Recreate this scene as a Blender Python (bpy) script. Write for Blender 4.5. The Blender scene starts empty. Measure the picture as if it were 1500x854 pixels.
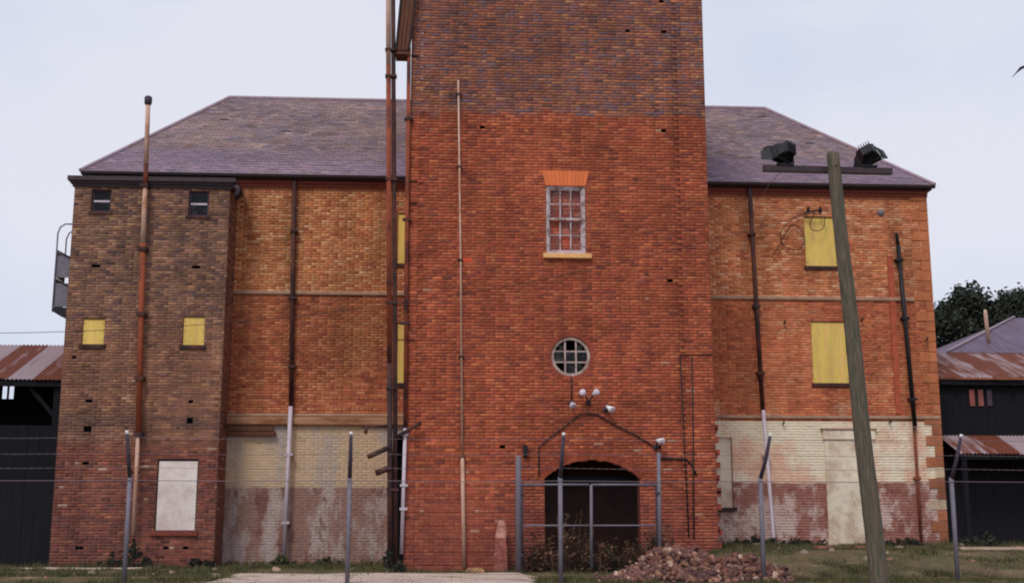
import bpy, math, random
import numpy as np
from mathutils import Vector, Matrix

random.seed(11)
RNG = np.random.default_rng(5)
R = math.radians
scene = bpy.context.scene
COL = scene.collection

# ------------------------------------------------------------------ camera
cam_d = bpy.data.cameras.new('camera')
cam = bpy.data.objects.new('camera', cam_d)
COL.objects.link(cam)
cam_d.sensor_width = 36.0
cam_d.lens = 42.0
cam_d.clip_start = 0.1
cam_d.clip_end = 4000
cam.location = (0, -29, 1.45)
cam.rotation_euler = (R(90 + 10.5), 0, R(-3.5))
scene.camera = cam

# ------------------------------------------------------------------ world, sun, exposure
SUN_EL, SUN_AZ = R(50), R(205)          # sun behind the camera, a little to the left, veiled by cloud
world = bpy.data.worlds.new('World')
scene.world = world
world.use_nodes = True
wn, wl_ = world.node_tree.nodes, world.node_tree.links
wn.clear()
w_out = wn.new('ShaderNodeOutputWorld')
w_bg = wn.new('ShaderNodeBackground')
w_bg.inputs[1].default_value = 0.1
w_sky = wn.new('ShaderNodeTexSky')
w_sky.sky_type = 'NISHITA'
w_sky.sun_disc = False
w_sky.sun_elevation = SUN_EL
w_sky.sun_rotation = SUN_AZ
w_tc = wn.new('ShaderNodeTexCoord')
w_map = wn.new('ShaderNodeMapping')
w_map.inputs['Scale'].default_value = (1.0, 1.0, 2.2)
w_noise = wn.new('ShaderNodeTexNoise')
w_noise.inputs['Scale'].default_value = 1.7
w_noise.inputs['Detail'].default_value = 5.0
w_noise.inputs['Roughness'].default_value = 0.55
w_ramp = wn.new('ShaderNodeValToRGB')
w_ramp.color_ramp.elements[0].position = 0.36
w_ramp.color_ramp.elements[0].color = (0.590, 0.670, 0.865, 1)
w_ramp.color_ramp.elements[1].position = 0.64
w_ramp.color_ramp.elements[1].color = (0.800, 0.805, 0.900, 1)
w_mul = wn.new('ShaderNodeVectorMath')
w_mul.operation = 'SCALE'
w_mul.inputs['Scale'].default_value = 10.0
w_mix = wn.new('ShaderNodeMixRGB')
w_mix.inputs[0].default_value = 0.93
wl_.new(w_tc.outputs['Generated'], w_map.inputs['Vector'])
wl_.new(w_map.outputs['Vector'], w_noise.inputs['Vector'])
wl_.new(w_noise.outputs['Fac'], w_ramp.inputs['Fac'])
wl_.new(w_ramp.outputs['Color'], w_mul.inputs[0])
wl_.new(w_sky.outputs['Color'], w_mix.inputs[1])
wl_.new(w_mul.outputs['Vector'], w_mix.inputs[2])
wl_.new(w_mix.outputs['Color'], w_bg.inputs['Color'])
wl_.new(w_bg.outputs['Background'], w_out.inputs['Surface'])

sun_d = bpy.data.lights.new('sun', 'SUN')
sun_d.energy = 1.5
sun_d.angle = R(16)
sun_d.color = (1.0, 0.93, 0.86)
sun = bpy.data.objects.new('sun', sun_d)
COL.objects.link(sun)
sun.location = (-12, -40, 40)
_dir = Vector((-math.sin(SUN_AZ) * 0 + math.sin(SUN_AZ) * math.cos(SUN_EL), math.cos(SUN_AZ) * math.cos(SUN_EL), math.sin(SUN_EL)))
sun.rotation_euler = (-_dir).to_track_quat('-Z', 'Y').to_euler()

vs = scene.view_settings
vs.view_transform = 'Standard'
vs.look = 'None'
vs.exposure = 0.0
vs.gamma = 1.0
vs.use_curve_mapping = False
scene.cycles.filter_width = 2.0

# ------------------------------------------------------------------ helpers
def lin(c):
    c = c / 255.0
    return c / 12.92 if c <= 0.04045 else ((c + 0.055) / 1.055) ** 2.4

EXPO = 0.74                                # light reaching the facades: photo value = albedo * EXPO


def A(r, g, b):
    return np.array([min(0.85, lin(r) / EXPO), min(0.85, lin(g) / EXPO), min(0.85, lin(b) / EXPO)])


def hash2(ix, iy, s):
    h = np.sin(ix * 127.1 + iy * 311.7 + s * 74.7) * 43758.5453
    return h - np.floor(h)


def vnoise(x, y, sc, s=0):
    x = np.asarray(x) * sc
    y = np.asarray(y) * sc
    ix, iy = np.floor(x), np.floor(y)
    fx, fy = x - ix, y - iy
    fx, fy = fx * fx * (3 - 2 * fx), fy * fy * (3 - 2 * fy)
    a = hash2(ix, iy, s) * (1 - fx) + hash2(ix + 1, iy, s) * fx
    b = hash2(ix, iy + 1, s) * (1 - fx) + hash2(ix + 1, iy + 1, s) * fx
    return a * (1 - fy) + b * fy


def fbm(x, y, sc, s=0):
    return 0.55 * vnoise(x, y, sc, s) + 0.3 * vnoise(x, y, sc * 2.1, s + 3) + 0.15 * vnoise(x, y, sc * 4.3, s + 7)


def sstep(a, b, x):
    t = np.clip((np.asarray(x, float) - a) / (b - a), 0, 1)
    return t * t * (3 - 2 * t)


def gz(x, y):
    """height of the ground"""
    m = 0.48 * sstep(4.9, 7.0, x) * sstep(-4.6, -0.6, y)
    m = m + 0.05 * (fbm(x, y, 0.7, 2) - 0.5) + 0.015 * (vnoise(x, y, 3.0, 5) - 0.5)
    return 0.1 + m


def gzf(x, y):
    return float(gz(np.array([x]), np.array([y]))[0])


def wloc(o):
    v = Vector((0, 0, 0))
    while o is not None:
        v += o.location
        o = o.parent
    return v


def link(o, parent=None):
    COL.objects.link(o)
    if parent is not None:
        o.parent = parent
    return o


def tag(o, label=None, cat=None, group=None, kind=None):
    if label:
        o['label'] = label
    if cat:
        o['category'] = cat
    if group:
        o['group'] = group
    if kind:
        o['kind'] = kind
    return o


def empty(name, loc, label, cat, group=None):
    o = bpy.data.objects.new(name, None)
    o.empty_display_size = 0.2
    o.location = loc
    COL.objects.link(o)
    return tag(o, label, cat, group)


class MB:
    """collects geometry in world coordinates; build() links it as one mesh"""

    def __init__(self):
        self.v, self.f = [], []

    def add(self, vs_, fs):
        n = len(self.v)
        self.v += [tuple(p) for p in vs_]
        self.f += [tuple(i + n for i in q) for q in fs]
        return self

    def box(self, x0, x1, y0, y1, z0, z1):
        return self.add([(x0, y0, z0), (x1, y0, z0), (x1, y1, z0), (x0, y1, z0), (x0, y0, z1), (x1, y0, z1), (x1, y1, z1), (x0, y1, z1)],
                        [(0, 3, 2, 1), (4, 5, 6, 7), (0, 1, 5, 4), (1, 2, 6, 5), (2, 3, 7, 6), (3, 0, 4, 7)])

    def cbox(self, x0, x1, y0, y1, z0, z1, c=0.01):
        """box with its front (-y) vertical and horizontal edges chamfered"""
        vs_ = []
        for (d, y) in ((c, y0), (0, y0 + c), (0, y1)):
            vs_ += [(x0 + d, y, z0 + d), (x1 - d, y, z0 + d), (x1 - d, y, z1 - d), (x0 + d, y, z1 - d)]
        fs = [(0, 1, 2, 3), (11, 10, 9, 8)]
        for k in (0, 4):
            for i in range(4):
                j = (i + 1) % 4
                fs.append((k + i, k + 4 + i, k + 4 + j, k + j))
        return self.add(vs_, fs)

    def obox(self, c, m, hx, hy, hz):
        """oriented box: centre, 3x3 rotation, half sizes"""
        c = Vector(c)
        p = [c + m @ Vector((sx * hx, sy * hy, sz * hz)) for sz in (-1, 1) for (sx, sy) in ((-1, -1), (1, -1), (1, 1), (-1, 1))]
        return self.add(p, [(0, 3, 2, 1), (4, 5, 6, 7), (0, 1, 5, 4), (1, 2, 6, 5), (2, 3, 7, 6), (3, 0, 4, 7)])

    def tube(self, pts, r, n=8, caps=True):
        pts = [Vector(p) for p in pts]
        rs = r if isinstance(r, (list, tuple)) else [r] * len(pts)
        vs_, fs = [], []
        up = None
        for i, p in enumerate(pts):
            d = (pts[min(i + 1, len(pts) - 1)] - pts[max(i - 1, 0)]).normalized()
            if up is None:
                up = Vector((0, 0, 1)) if abs(d.z) < 0.9 else Vector((1, 0, 0))
            a = d.cross(up).normalized()
            b = a.cross(d).normalized()
            up = b
            for k in range(n):
                t = 2 * math.pi * k / n
                vs_.append(p + (a * math.cos(t) + b * math.sin(t)) * rs[i])
        for i in range(len(pts) - 1):
            for k in range(n):
                q = (k + 1) % n
                fs.append((i * n + k, i * n + q, (i + 1) * n + q, (i + 1) * n + k))
        if caps:
            fs.append(tuple(range(n - 1, -1, -1)))
            fs.append(tuple(range((len(pts) - 1) * n, len(pts) * n)))
        return self.add(vs_, fs)

    def prism(self, poly, y0, y1):
        """polygon in (x, z) extruded along y"""
        n = len(poly)
        vs_ = [(x, y0, z) for x, z in poly] + [(x, y1, z) for x, z in poly]
        fs = [tuple(range(n)), tuple(range(2 * n - 1, n - 1, -1))]
        for i in range(n):
            j = (i + 1) % n
            fs.append((i, i + n, j + n, j))
        return self.add(vs_, fs)

    def build(self, name, mat, parent=None, smooth=False):
        off = wloc(parent) if parent is not None else Vector((0, 0, 0))
        me = bpy.data.meshes.new(name)
        me.from_pydata([(p[0] - off.x, p[1] - off.y, p[2] - off.z) for p in self.v], [], self.f)
        me.update()
        if smooth:
            me.polygons.foreach_set('use_smooth', [True] * len(me.polygons))
        me.materials.append(mat)
        return link(bpy.data.objects.new(name, me), parent)


def mesh_np(name, verts, quads, mat, parent=None, cols=None):
    off = np.array(wloc(parent)) if parent is not None else np.zeros(3)
    me = bpy.data.meshes.new(name)
    nq, k = quads.shape
    me.vertices.add(len(verts))
    me.vertices.foreach_set('co', (verts - off).astype(np.float32).ravel())
    me.loops.add(nq * k)
    me.loops.foreach_set('vertex_index', quads.astype(np.int32).ravel())
    me.polygons.add(nq)
    me.polygons.foreach_set('loop_start', np.arange(0, nq * k, k, dtype=np.int32))
    me.update(calc_edges=True)
    if cols is not None:
        at = me.attributes.new('tint', 'FLOAT_COLOR', 'POINT')
        c4 = np.ones((len(verts), 4), np.float32)
        c4[:, :3] = cols
        at.data.foreach_set('color', c4.ravel())
    me.materials.append(mat)
    return link(bpy.data.objects.new(name, me), parent)


# ------------------------------------------------------------------ materials
MATS = {}


def mat(name, col=(0.5, 0.5, 0.5), src='value', rough=0.85, metal=0.0, n_scale=6.0, n_amt=0.25, n_detail=6.0, bump=0.3, b_scale=40.0,
        col2=None, c2_scale=2.0, c2_pos=(0.45, 0.6), stretch=(1, 1, 1), spec=0.3, coat=None, coat_scale=1.2, coat_pos=(0.5, 0.7), streak=0.0):
    """procedural surface: base colour (plain, per-point tint or per-object tint), a second colour in noise patches,
    brightness mottling and fine relief"""
    if name in MATS:
        return MATS[name]
    m = bpy.data.materials.new(name)
    m.use_nodes = True
    nt = m.node_tree
    N, L = nt.nodes, nt.links
    bs = N['Principled BSDF']
    bs.inputs['Roughness'].default_value = rough
    bs.inputs['Metallic'].default_value = metal
    bs.inputs['Specular IOR Level'].default_value = spec
    geo = N.new('ShaderNodeNewGeometry')
    mp = N.new('ShaderNodeMapping')
    mp.inputs['Scale'].default_value = stretch
    L.new(geo.outputs['Position'], mp.inputs['Vector'])
    if src == 'tint':
        a = N.new('ShaderNodeAttribute')
        a.attribute_name = 'tint'
        c = a.outputs['Color']
    elif src == 'object':
        a = N.new('ShaderNodeObjectInfo')
        c = a.outputs['Color']
    else:
        a = N.new('ShaderNodeRGB')
        a.outputs[0].default_value = (*col, 1)
        c = a.outputs[0]

    def noise(scale, detail=6.0, rgh=0.6):
        n = N.new('ShaderNodeTexNoise')
        n.inputs['Scale'].default_value = scale
        n.inputs['Detail'].default_value = detail
        n.inputs['Roughness'].default_value = rgh
        L.new(mp.outputs['Vector'], n.inputs['Vector'])
        return n.outputs['Fac']

    def patches(c, other, scale, pos):
        rp = N.new('ShaderNodeValToRGB')
        rp.color_ramp.elements[0].position = pos[0]
        rp.color_ramp.elements[1].position = pos[1]
        L.new(noise(scale, 8.0, 0.65), rp.inputs['Fac'])
        mx = N.new('ShaderNodeMixRGB')
        mx.inputs[2].default_value = (*other, 1)
        L.new(rp.outputs['Color'], mx.inputs[0])
        L.new(c, mx.inputs[1])
        return mx.outputs['Color']
    if col2 is not None:
        c = patches(c, col2, c2_scale, c2_pos)
    if coat is not None:
        c = patches(c, coat, coat_scale, coat_pos)
    mr = N.new('ShaderNodeMapRange')
    mr.inputs['From Min'].default_value = 0.25
    mr.inputs['From Max'].default_value = 0.75
    mr.inputs['To Min'].default_value = 1 - n_amt
    mr.inputs['To Max'].default_value = 1 + n_amt
    L.new(noise(n_scale, n_detail), mr.inputs['Value'])
    vm = N.new('ShaderNodeVectorMath')
    vm.operation = 'SCALE'
    L.new(c, vm.inputs[0])
    L.new(mr.outputs['Result'], vm.inputs['Scale'])
    L.new(vm.outputs['Vector'], bs.inputs['Base Color'])
    if streak > 0:
        m2 = N.new('ShaderNodeMapping')
        m2.inputs['Scale'].default_value = (1.0, 1.0, 0.13)
        L.new(geo.outputs['Position'], m2.inputs['Vector'])
        res = []
        for (vec, sc) in ((m2.outputs['Vector'], 2.6), (mp.outputs['Vector'], 0.55)):
            n2 = N.new('ShaderNodeTexNoise')
            n2.inputs['Scale'].default_value = sc
            n2.inputs['Detail'].default_value = 7.0
            n2.inputs['Roughness'].default_value = 0.65
            L.new(vec, n2.inputs['Vector'])
            r2 = N.new('ShaderNodeMapRange')
            r2.inputs['From Min'].default_value = 0.3
            r2.inputs['From Max'].default_value = 0.62
            r2.inputs['To Min'].default_value = 1 - streak
            r2.inputs['To Max'].default_value = 1 + streak * 0.35
            L.new(n2.outputs['Fac'], r2.inputs['Value'])
            res.append(r2.outputs['Result'])
        mm = N.new('ShaderNodeMath')
        mm.operation = 'MULTIPLY'
        L.new(res[0], mm.inputs[0])
        L.new(res[1], mm.inputs[1])
        v2 = N.new('ShaderNodeVectorMath')
        v2.operation = 'SCALE'
        L.new(vm.outputs['Vector'], v2.inputs[0])
        L.new(mm.outputs[0], v2.inputs['Scale'])
        L.new(v2.outputs['Vector'], bs.inputs['Base Color'])
    if bump > 0:
        bp = N.new('ShaderNodeBump')
        bp.inputs['Strength'].default_value = bump
        bp.inputs['Distance'].default_value = 0.01
        L.new(noise(b_scale), bp.inputs['Height'])
        L.new(bp.outputs['Normal'], bs.inputs['Normal'])
    MATS[name] = m
    return m


M_BRICK = mat('brick_fired_clay', src='tint', rough=0.92, n_scale=9.0, n_amt=0.20, bump=0.5, b_scale=55, streak=0.26)
M_BRICK1 = mat('brick_fired_clay_single', src='object', rough=0.92, n_scale=9.0, n_amt=0.20, bump=0.5, b_scale=55, streak=0.26)
M_SLATE = mat('roof_slate', src='tint', rough=0.72, n_scale=5.0, n_amt=0.2, bump=0.3, b_scale=30)
M_SLATE1 = mat('roof_slate_single', src='object', rough=0.72, n_scale=5.0, n_amt=0.2, bump=0.3, b_scale=30)
M_WALLPLAIN = mat('plain_brick_flank', tuple(A(140, 85, 60)), n_scale=3, n_amt=0.3)
M_DARK = mat('unlit_dark_interior', (0.004, 0.004, 0.006), n_amt=0.4, bump=0.1, spec=0.02)  # near black: the lack of light inside openings is put into the colour
M_YELLOW = mat('yellow_painted_board', tuple(A(212, 180, 92)), rough=0.65, n_scale=3.0, n_amt=0.10, bump=0.08, stretch=(6, 1, 1), col2=tuple(A(200, 164, 96)), c2_scale=1.1, streak=0.14)
M_WHITE = mat('off_white_painted_board', tuple(A(212, 198, 190)), rough=0.7, n_scale=4, n_amt=0.06, bump=0.1, col2=tuple(A(190, 174, 168)), c2_scale=1.4)
M_CREAM = mat('cream_limewash', tuple(A(224, 196, 174)), rough=0.9, n_scale=3, n_amt=0.10, col2=tuple(A(180, 158, 138)), c2_scale=1.6, bump=0.25, b_scale=25)
M_STONE = mat('sandstone_trim', tuple(A(186, 140, 92)), n_scale=5, n_amt=0.2, col2=tuple(A(140, 108, 82)), c2_scale=3.0)
M_STRING = mat('grey_weathered_string_course', tuple(A(150, 120, 100)), n_scale=4, n_amt=0.25)
M_LEDGE = mat('weathered_concrete_ledge', tuple(A(152, 114, 86)), n_scale=4, n_amt=0.2, col2=tuple(A(120, 74, 52)), c2_scale=1.5, stretch=(0.6, 1, 2))
M_DARKPAINT = mat('dark_brown_gutter_paint', tuple(A(52, 40, 44)), rough=0.6, n_scale=6, n_amt=0.3, spec=0.4)
M_PIPE = mat('dark_cast_iron_pipe', tuple(A(46, 30, 32)), rough=0.65, n_scale=4, n_amt=0.35, col2=tuple(A(76, 42, 34)), c2_scale=2.5, stretch=(1, 1, 0.5))
M_RUSTPIPE = mat('rusted_steel_pipe', tuple(A(128, 64, 42)), rough=0.85, n_scale=5, n_amt=0.3, col2=tuple(A(66, 42, 42)), c2_scale=1.6, stretch=(1, 1, 0.6), c2_pos=(0.5, 0.62))
M_PALEPIPE = mat('chalky_pale_pipe', tuple(A(176, 144, 126)), rough=0.8, n_scale=5, n_amt=0.2, col2=tuple(A(150, 100, 74)), c2_scale=1.8, stretch=(1, 1, 0.5), c2_pos=(0.5, 0.66))
M_PVC = mat('grey_plastic_downpipe', tuple(A(176, 164, 172)), rough=0.5, n_scale=3, n_amt=0.10, bump=0.03)
M_GALV = mat('galvanised_steel', tuple(A(104, 99, 108)), rough=0.65, metal=0.1, n_scale=8, n_amt=0.2, bump=0.1)
M_DARKSTEEL = mat('dark_weathered_steel', tuple(A(58, 50, 60)), rough=0.7, n_scale=8, n_amt=0.3)
M_FRAME = mat('peeling_lilac_white_paint', tuple(A(186, 172, 184)), rough=0.75, n_scale=8, n_amt=0.15, col2=tuple(A(140, 118, 116)), c2_scale=6, c2_pos=(0.52, 0.66))
M_TIMBER = mat('dark_weathered_timber', tuple(A(88, 56, 42)), n_scale=6, n_amt=0.35, stretch=(4, 4, 0.6))
M_WHITEMETAL = mat('white_enamel', tuple(A(228, 220, 224)), rough=0.45, n_amt=0.05, bump=0)
M_BLACK = mat('black_enamel', (0.012, 0.012, 0.016), rough=0.5, n_amt=0.3, bump=0.05)
M_POLE = mat('mossy_grey_hardwood', tuple(A(92, 80, 70)), n_scale=7, n_amt=0.5, col2=tuple(A(76, 74, 60)), c2_scale=3, stretch=(5, 5, 0.5), bump=0.9, b_scale=14, c2_pos=(0.42, 0.58))
M_CABLE = mat('black_cable_sheath', (0.02, 0.018, 0.02), rough=0.6, n_amt=0.1, bump=0)
M_WIRE = mat('galvanised_wire', tuple(A(108, 92, 100)), rough=0.6, metal=0.2, n_amt=0.1, bump=0)
M_MESH = mat('dark_old_mesh_wire', tuple(A(46, 44, 50)), rough=0.8, n_amt=0.2, bump=0, spec=0.1)
M_FRAME2 = mat('dull_buff_window_paint', tuple(A(166, 148, 140)), rough=0.8, n_scale=8, n_amt=0.2, col2=tuple(A(126, 104, 96)), c2_scale=6)
M_FRAME3 = mat('dirty_grey_window_paint', tuple(A(176, 162, 166)), rough=0.8, n_scale=8, n_amt=0.2, col2=tuple(A(128, 106, 102)), c2_scale=5, c2_pos=(0.45, 0.6))
M_CONC = mat('pale_worn_concrete', tuple(A(182, 164, 150)), rough=0.95, n_scale=2.5, n_amt=0.18, col2=tuple(A(128, 112, 96)), c2_scale=1.3, c2_pos=(0.48, 0.66))
M_SHED = mat('shade_black_board', (0.006, 0.006, 0.009), rough=0.9, n_amt=0.4, n_scale=3, stretch=(5, 5, 0.6))  # near-black boards; the shade inside sheds and doorway is in the colour
M_BARK = mat('tree_bark', (0.06, 0.045, 0.035), n_amt=0.35, stretch=(4, 4, 0.7))


def glass_mat():
    m = bpy.data.materials.new('dirty_window_glass')
    m.use_nodes = True
    nt = m.node_tree
    N, L = nt.nodes, nt.links
    N.remove(N['Principled BSDF'])
    tr = N.new('ShaderNodeBsdfTransparent')
    tr.inputs[0].default_value = (0.93, 0.93, 0.93, 1)
    gl = N.new('ShaderNodeBsdfGlossy')
    gl.inputs['Roughness'].default_value = 0.08
    gl.inputs['Color'].default_value = (0.8, 0.8, 0.8, 1)
    df = N.new('ShaderNodeBsdfDiffuse')
    df.inputs['Color'].default_value = (0.35, 0.3, 0.28, 1)
    nz = N.new('ShaderNodeTexNoise')
    nz.inputs['Scale'].default_value = 5
    g = N.new('ShaderNodeNewGeometry')
    L.new(g.outputs['Position'], nz.inputs['Vector'])
    mr = N.new('ShaderNodeMapRange')
    mr.inputs['From Min'].default_value = 0.5
    mr.inputs['From Max'].default_value = 0.8
    mr.inputs['To Min'].default_value = 0.01
    mr.inputs['To Max'].default_value = 0.14
    L.new(nz.outputs['Fac'], mr.inputs['Value'])
    m1 = N.new('ShaderNodeMixShader')
    m2 = N.new('ShaderNodeMixShader')
    m1.inputs[0].default_value = 0.012
    L.new(tr.outputs[0], m1.inputs[1])
    L.new(gl.outputs[0], m1.inputs[2])
    L.new(mr.outputs['Result'], m2.inputs[0])
    L.new(m1.outputs[0], m2.inputs[1])
    L.new(df.outputs[0], m2.inputs[2])
    L.new(m2.outputs[0], N['Material Output'].inputs['Surface'])
    return m


M_GLASS = glass_mat()


def leaf_mat(name, c1, c2, transl=0.25):
    m = bpy.data.materials.new(name)
    m.use_nodes = True
    N, L = m.node_tree.nodes, m.node_tree.links
    bs = N['Principled BSDF']
    bs.inputs['Roughness'].default_value = 0.8
    bs.inputs['Specular IOR Level'].default_value = 0.2
    g = N.new('ShaderNodeNewGeometry')
    mx = N.new('ShaderNodeMixRGB')
    mx.inputs[1].default_value = (*c1, 1)
    mx.inputs[2].default_value = (*c2, 1)
    L.new(g.outputs['Random Per Island'], mx.inputs[0])
    L.new(mx.outputs[0], bs.inputs['Base Color'])
    return m


M_LEAF = leaf_mat('dark_tree_foliage', (0.022, 0.028, 0.020), (0.050, 0.056, 0.038))
M_WEED = leaf_mat('dry_brown_weed', (0.14, 0.075, 0.05), (0.30, 0.17, 0.10))
M_WEEDG = leaf_mat('dull_green_weed', (0.05, 0.06, 0.025), (0.12, 0.12, 0.05))
M_BUSH = leaf_mat('dark_shrub_foliage', (0.022, 0.026, 0.018), (0.055, 0.055, 0.035))
M_GRASS = leaf_mat('short_grass', (0.045, 0.062, 0.02), (0.17, 0.145, 0.06))


def ground_mat():
    m = mat('ground_earth_and_turf', tuple(A(92, 76, 54)), n_scale=4, n_amt=0.4, col2=tuple(A(76, 74, 44)), c2_scale=0.9, coat=tuple(A(142, 116, 92)),
            coat_scale=0.55, coat_pos=(0.55, 0.68), bump=0.8, b_scale=22)
    return m


# ------------------------------------------------------------------ brickwork
CH = 0.0765            # course height
JT = 0.010             # joint
SL, HL = 0.23, 0.11    # stretcher and header length


def snapz(z, z0):
    return z0 + round((z - z0) / CH) * CH


_single_mesh = {}


def single_mesh(kind, length, normal_key):
    key = (kind, round(length, 3), normal_key)
    if key not in _single_mesh:
        b = MB()
        h = CH - JT
        if normal_key == 'front':
            b.cbox(-length / 2, length / 2, 0, 0.03, -h / 2, h / 2, 0.004)
        me = bpy.data.meshes.new('brick')
        me.from_pydata(b.v, [], b.f)
        me.materials.append(M_BRICK1)
        _single_mesh[key] = me
    return _single_mesh[key]


def brick_wall(parent, O, U, Nn, W, z0, z1, holes, colour, mortar, n_single=0, seed=0, relief=None, name='brickwork', inset=None, mt=None):
    mt = mt or M_BRICK
    """Lays a wall of separate bricks over a recessed mortar bed. O = start of the wall at z=0, U = run, Nn = outward.
    holes: functions (v, vmid) -> list of (u0,u1) intervals that are open in that course"""
    rng = np.random.default_rng(seed)
    O, U, Nn = np.array(O, float), np.array(U, float), np.array(Nn, float)
    rows = int(round((z1 - z0) / CH))
    cells = []
    for i in range(rows):
        v0 = z0 + i * CH
        vm = v0 + CH / 2
        header = (i % 4 == 3)
        L_ = (HL if header else SL) + JT
        u = -(L_ * (0.5 if (i % 2) else 0.0)) - (0.06 if header else 0)
        spans = [(0.0, W)]
        for h in holes:
            for (a, b) in h(vm):
                ns = []
                for (s, e) in spans:
                    if b <= s or a >= e:
                        ns.append((s, e))
                    else:
                        if a - s > 0.02:
                            ns.append((s, a))
                        if e - b > 0.02:
                            ns.append((b, e))
                spans = ns
        while u < W:
            a, b = u, u + L_
            for (s, e) in spans:
                p, q = max(a, s), min(b, e)
                if q - p > 0.025:
                    cells.append((p, q, v0, 1.0 if (p == a and q == b) else 0.0, 1.0 if header else 0.0))
            u += L_
    C = np.array(cells)
    n = len(C)
    p, q, v0, full, hd = C.T
    um, vm = (p + q) / 2, v0 + CH / 2
    xw = O[0] + um * U[0]
    col = colour(um, vm, rng)
    mcol = mortar(um, vm)
    bj = rng.normal(0, 0.0022, n)
    rel = np.full(n, 0.0075) if relief is None else relief(um, vm)
    front = rel + bj * (rel / 0.010)
    if inset is not None:
        ins = inset(um, vm)
    else:
        ins = np.zeros(n)
    # choose the bricks that become objects of their own
    pick = np.zeros(n, bool)
    if n_single:
        # the bricks nearest the lens show largest
        pw = O[None, :] + um[:, None] * U[None, :]
        dist = np.hypot(np.hypot(pw[:, 0], pw[:, 1] + 29), vm - 1.45)
        ok = (full > 0) & (hd == 0) & (rel > 0.006)
        idx = np.argsort(dist + (~ok) * 1e6)[:n_single]
        pick[idx[ok[idx]]] = True
    # mortar bed
    P = lambda u, v, d: O[None, :] + u[:, None] * U[None, :] + d[:, None] * Nn[None, :] + np.stack([np.zeros_like(u), np.zeros_like(u), v], 1)
    z = np.zeros(n)
    md = ins * 1.0
    mv = np.stack([P(p, v0, md), P(q, v0, md), P(q, v0 + CH, md), P(p, v0 + CH, md)], 1).reshape(-1, 3)
    mq = np.arange(n * 4).reshape(n, 4)
    wall = mesh_np('wall', mv, mq, mt, parent, np.repeat(mcol, 4, axis=0))
    k = ~pick
    hj = JT / 2
    p_, q_, a_, b_ = p[k] + hj, q[k] - hj, v0[k] + hj, v0[k] + CH - hj
    f_, s_ = (front + ins)[k], (ins - 0.004)[k]
    c = 0.004
    jit = rng.normal(0, 0.0018, (4, k.sum()))
    V = np.stack([P(p_ + c, a_ + c + jit[0], f_), P(q_ - c, a_ + c + jit[1], f_), P(q_ - c, b_ - c + jit[2], f_), P(p_ + c, b_ - c + jit[3], f_),
                  P(p_, a_, s_), P(q_, a_, s_), P(q_, b_, s_), P(p_, b_, s_)], 1)
    m = k.sum()
    base = (np.arange(m) * 8)[:, None, None]
    Q = (np.array([[0, 1, 2, 3], [4, 5, 1, 0], [5, 6, 2, 1], [6, 7, 3, 2], [7, 4, 0, 3]])[None] + base).reshape(-1, 4)
    bw = mesh_np(name, V.reshape(-1, 3), Q, mt, wall, np.repeat(col[k], 8, axis=0))
    bw['kind'] = 'stuff'
    off = wloc(wall)
    for i in np.nonzero(pick)[0]:
        o = bpy.data.objects.new('brick', single_mesh('s', q[i] - p[i] - JT, 'front'))
        w = O + um[i] * U + (front[i] + ins[i]) * Nn
        o.location = (w[0] - off.x, w[1] - off.y, vm[i] - off.z)
        o.color = (*col[i], 1)
        link(o, wall)
    return wall


def pal(rng, n, cols, weights):
    w = np.array(weights, float)
    idx = rng.choice(len(cols), n, p=w / w.sum())
    return np.stack(cols)[idx]


def vary(c, rng, amt=0.12, hue=0.04):
    n = len(c)
    return np.clip(c * (1 + rng.normal(0, amt, (n, 1))) * (1 + rng.normal(0, hue, (n, 3))), 0.008, 0.85)


def mixc(a, b, t):
    t = np.asarray(t)[:, None]
    return a * (1 - t) + b * t


def mute(c, k):
    lum = c @ np.array([0.3, 0.59, 0.11])
    return lum[:, None] + (c - lum[:, None]) * k


def run_stain(c, x, v, x0, ztop, length, width, k, seed):
    """a dirty water run down the wall from a fitting at (x0, ztop)"""
    wob = 0.5 * width * (vnoise(x * 0 + x0, v, 1.6, seed) - 0.5)
    t = np.exp(-((x - x0 - wob) / width) ** 2) * (v < ztop) * np.clip(1 - (ztop - v) / length, 0, 1)
    return c * (1 - k * t * (0.55 + 0.6 * vnoise(x, v, 3.0, seed + 1)))[:, None]


def rect_hole(u0, u1, v0, v1):
    return lambda vm: [(u0, u1)] if v0 < vm < v1 else []


def circ_hole(uc, vc, r):
    return lambda vm: [(uc - math.sqrt(r * r - (vm - vc) ** 2), uc + math.sqrt(r * r - (vm - vc) ** 2))] if abs(vm - vc) < r else []


def arch_hole(uc, hw, vs_, rise, v0):
    Rr = (hw * hw + rise * rise) / (2 * rise)
    cz = vs_ + rise - Rr

    def f(vm):
        if vm < v0 or vm > vs_ + rise:
            return []
        if vm <= vs_:
            return [(uc - hw, uc + hw)]
        d = math.sqrt(max(0, Rr * Rr - (vm - cz) ** 2))
        return [(uc - d, uc + d)]
    return f


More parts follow.
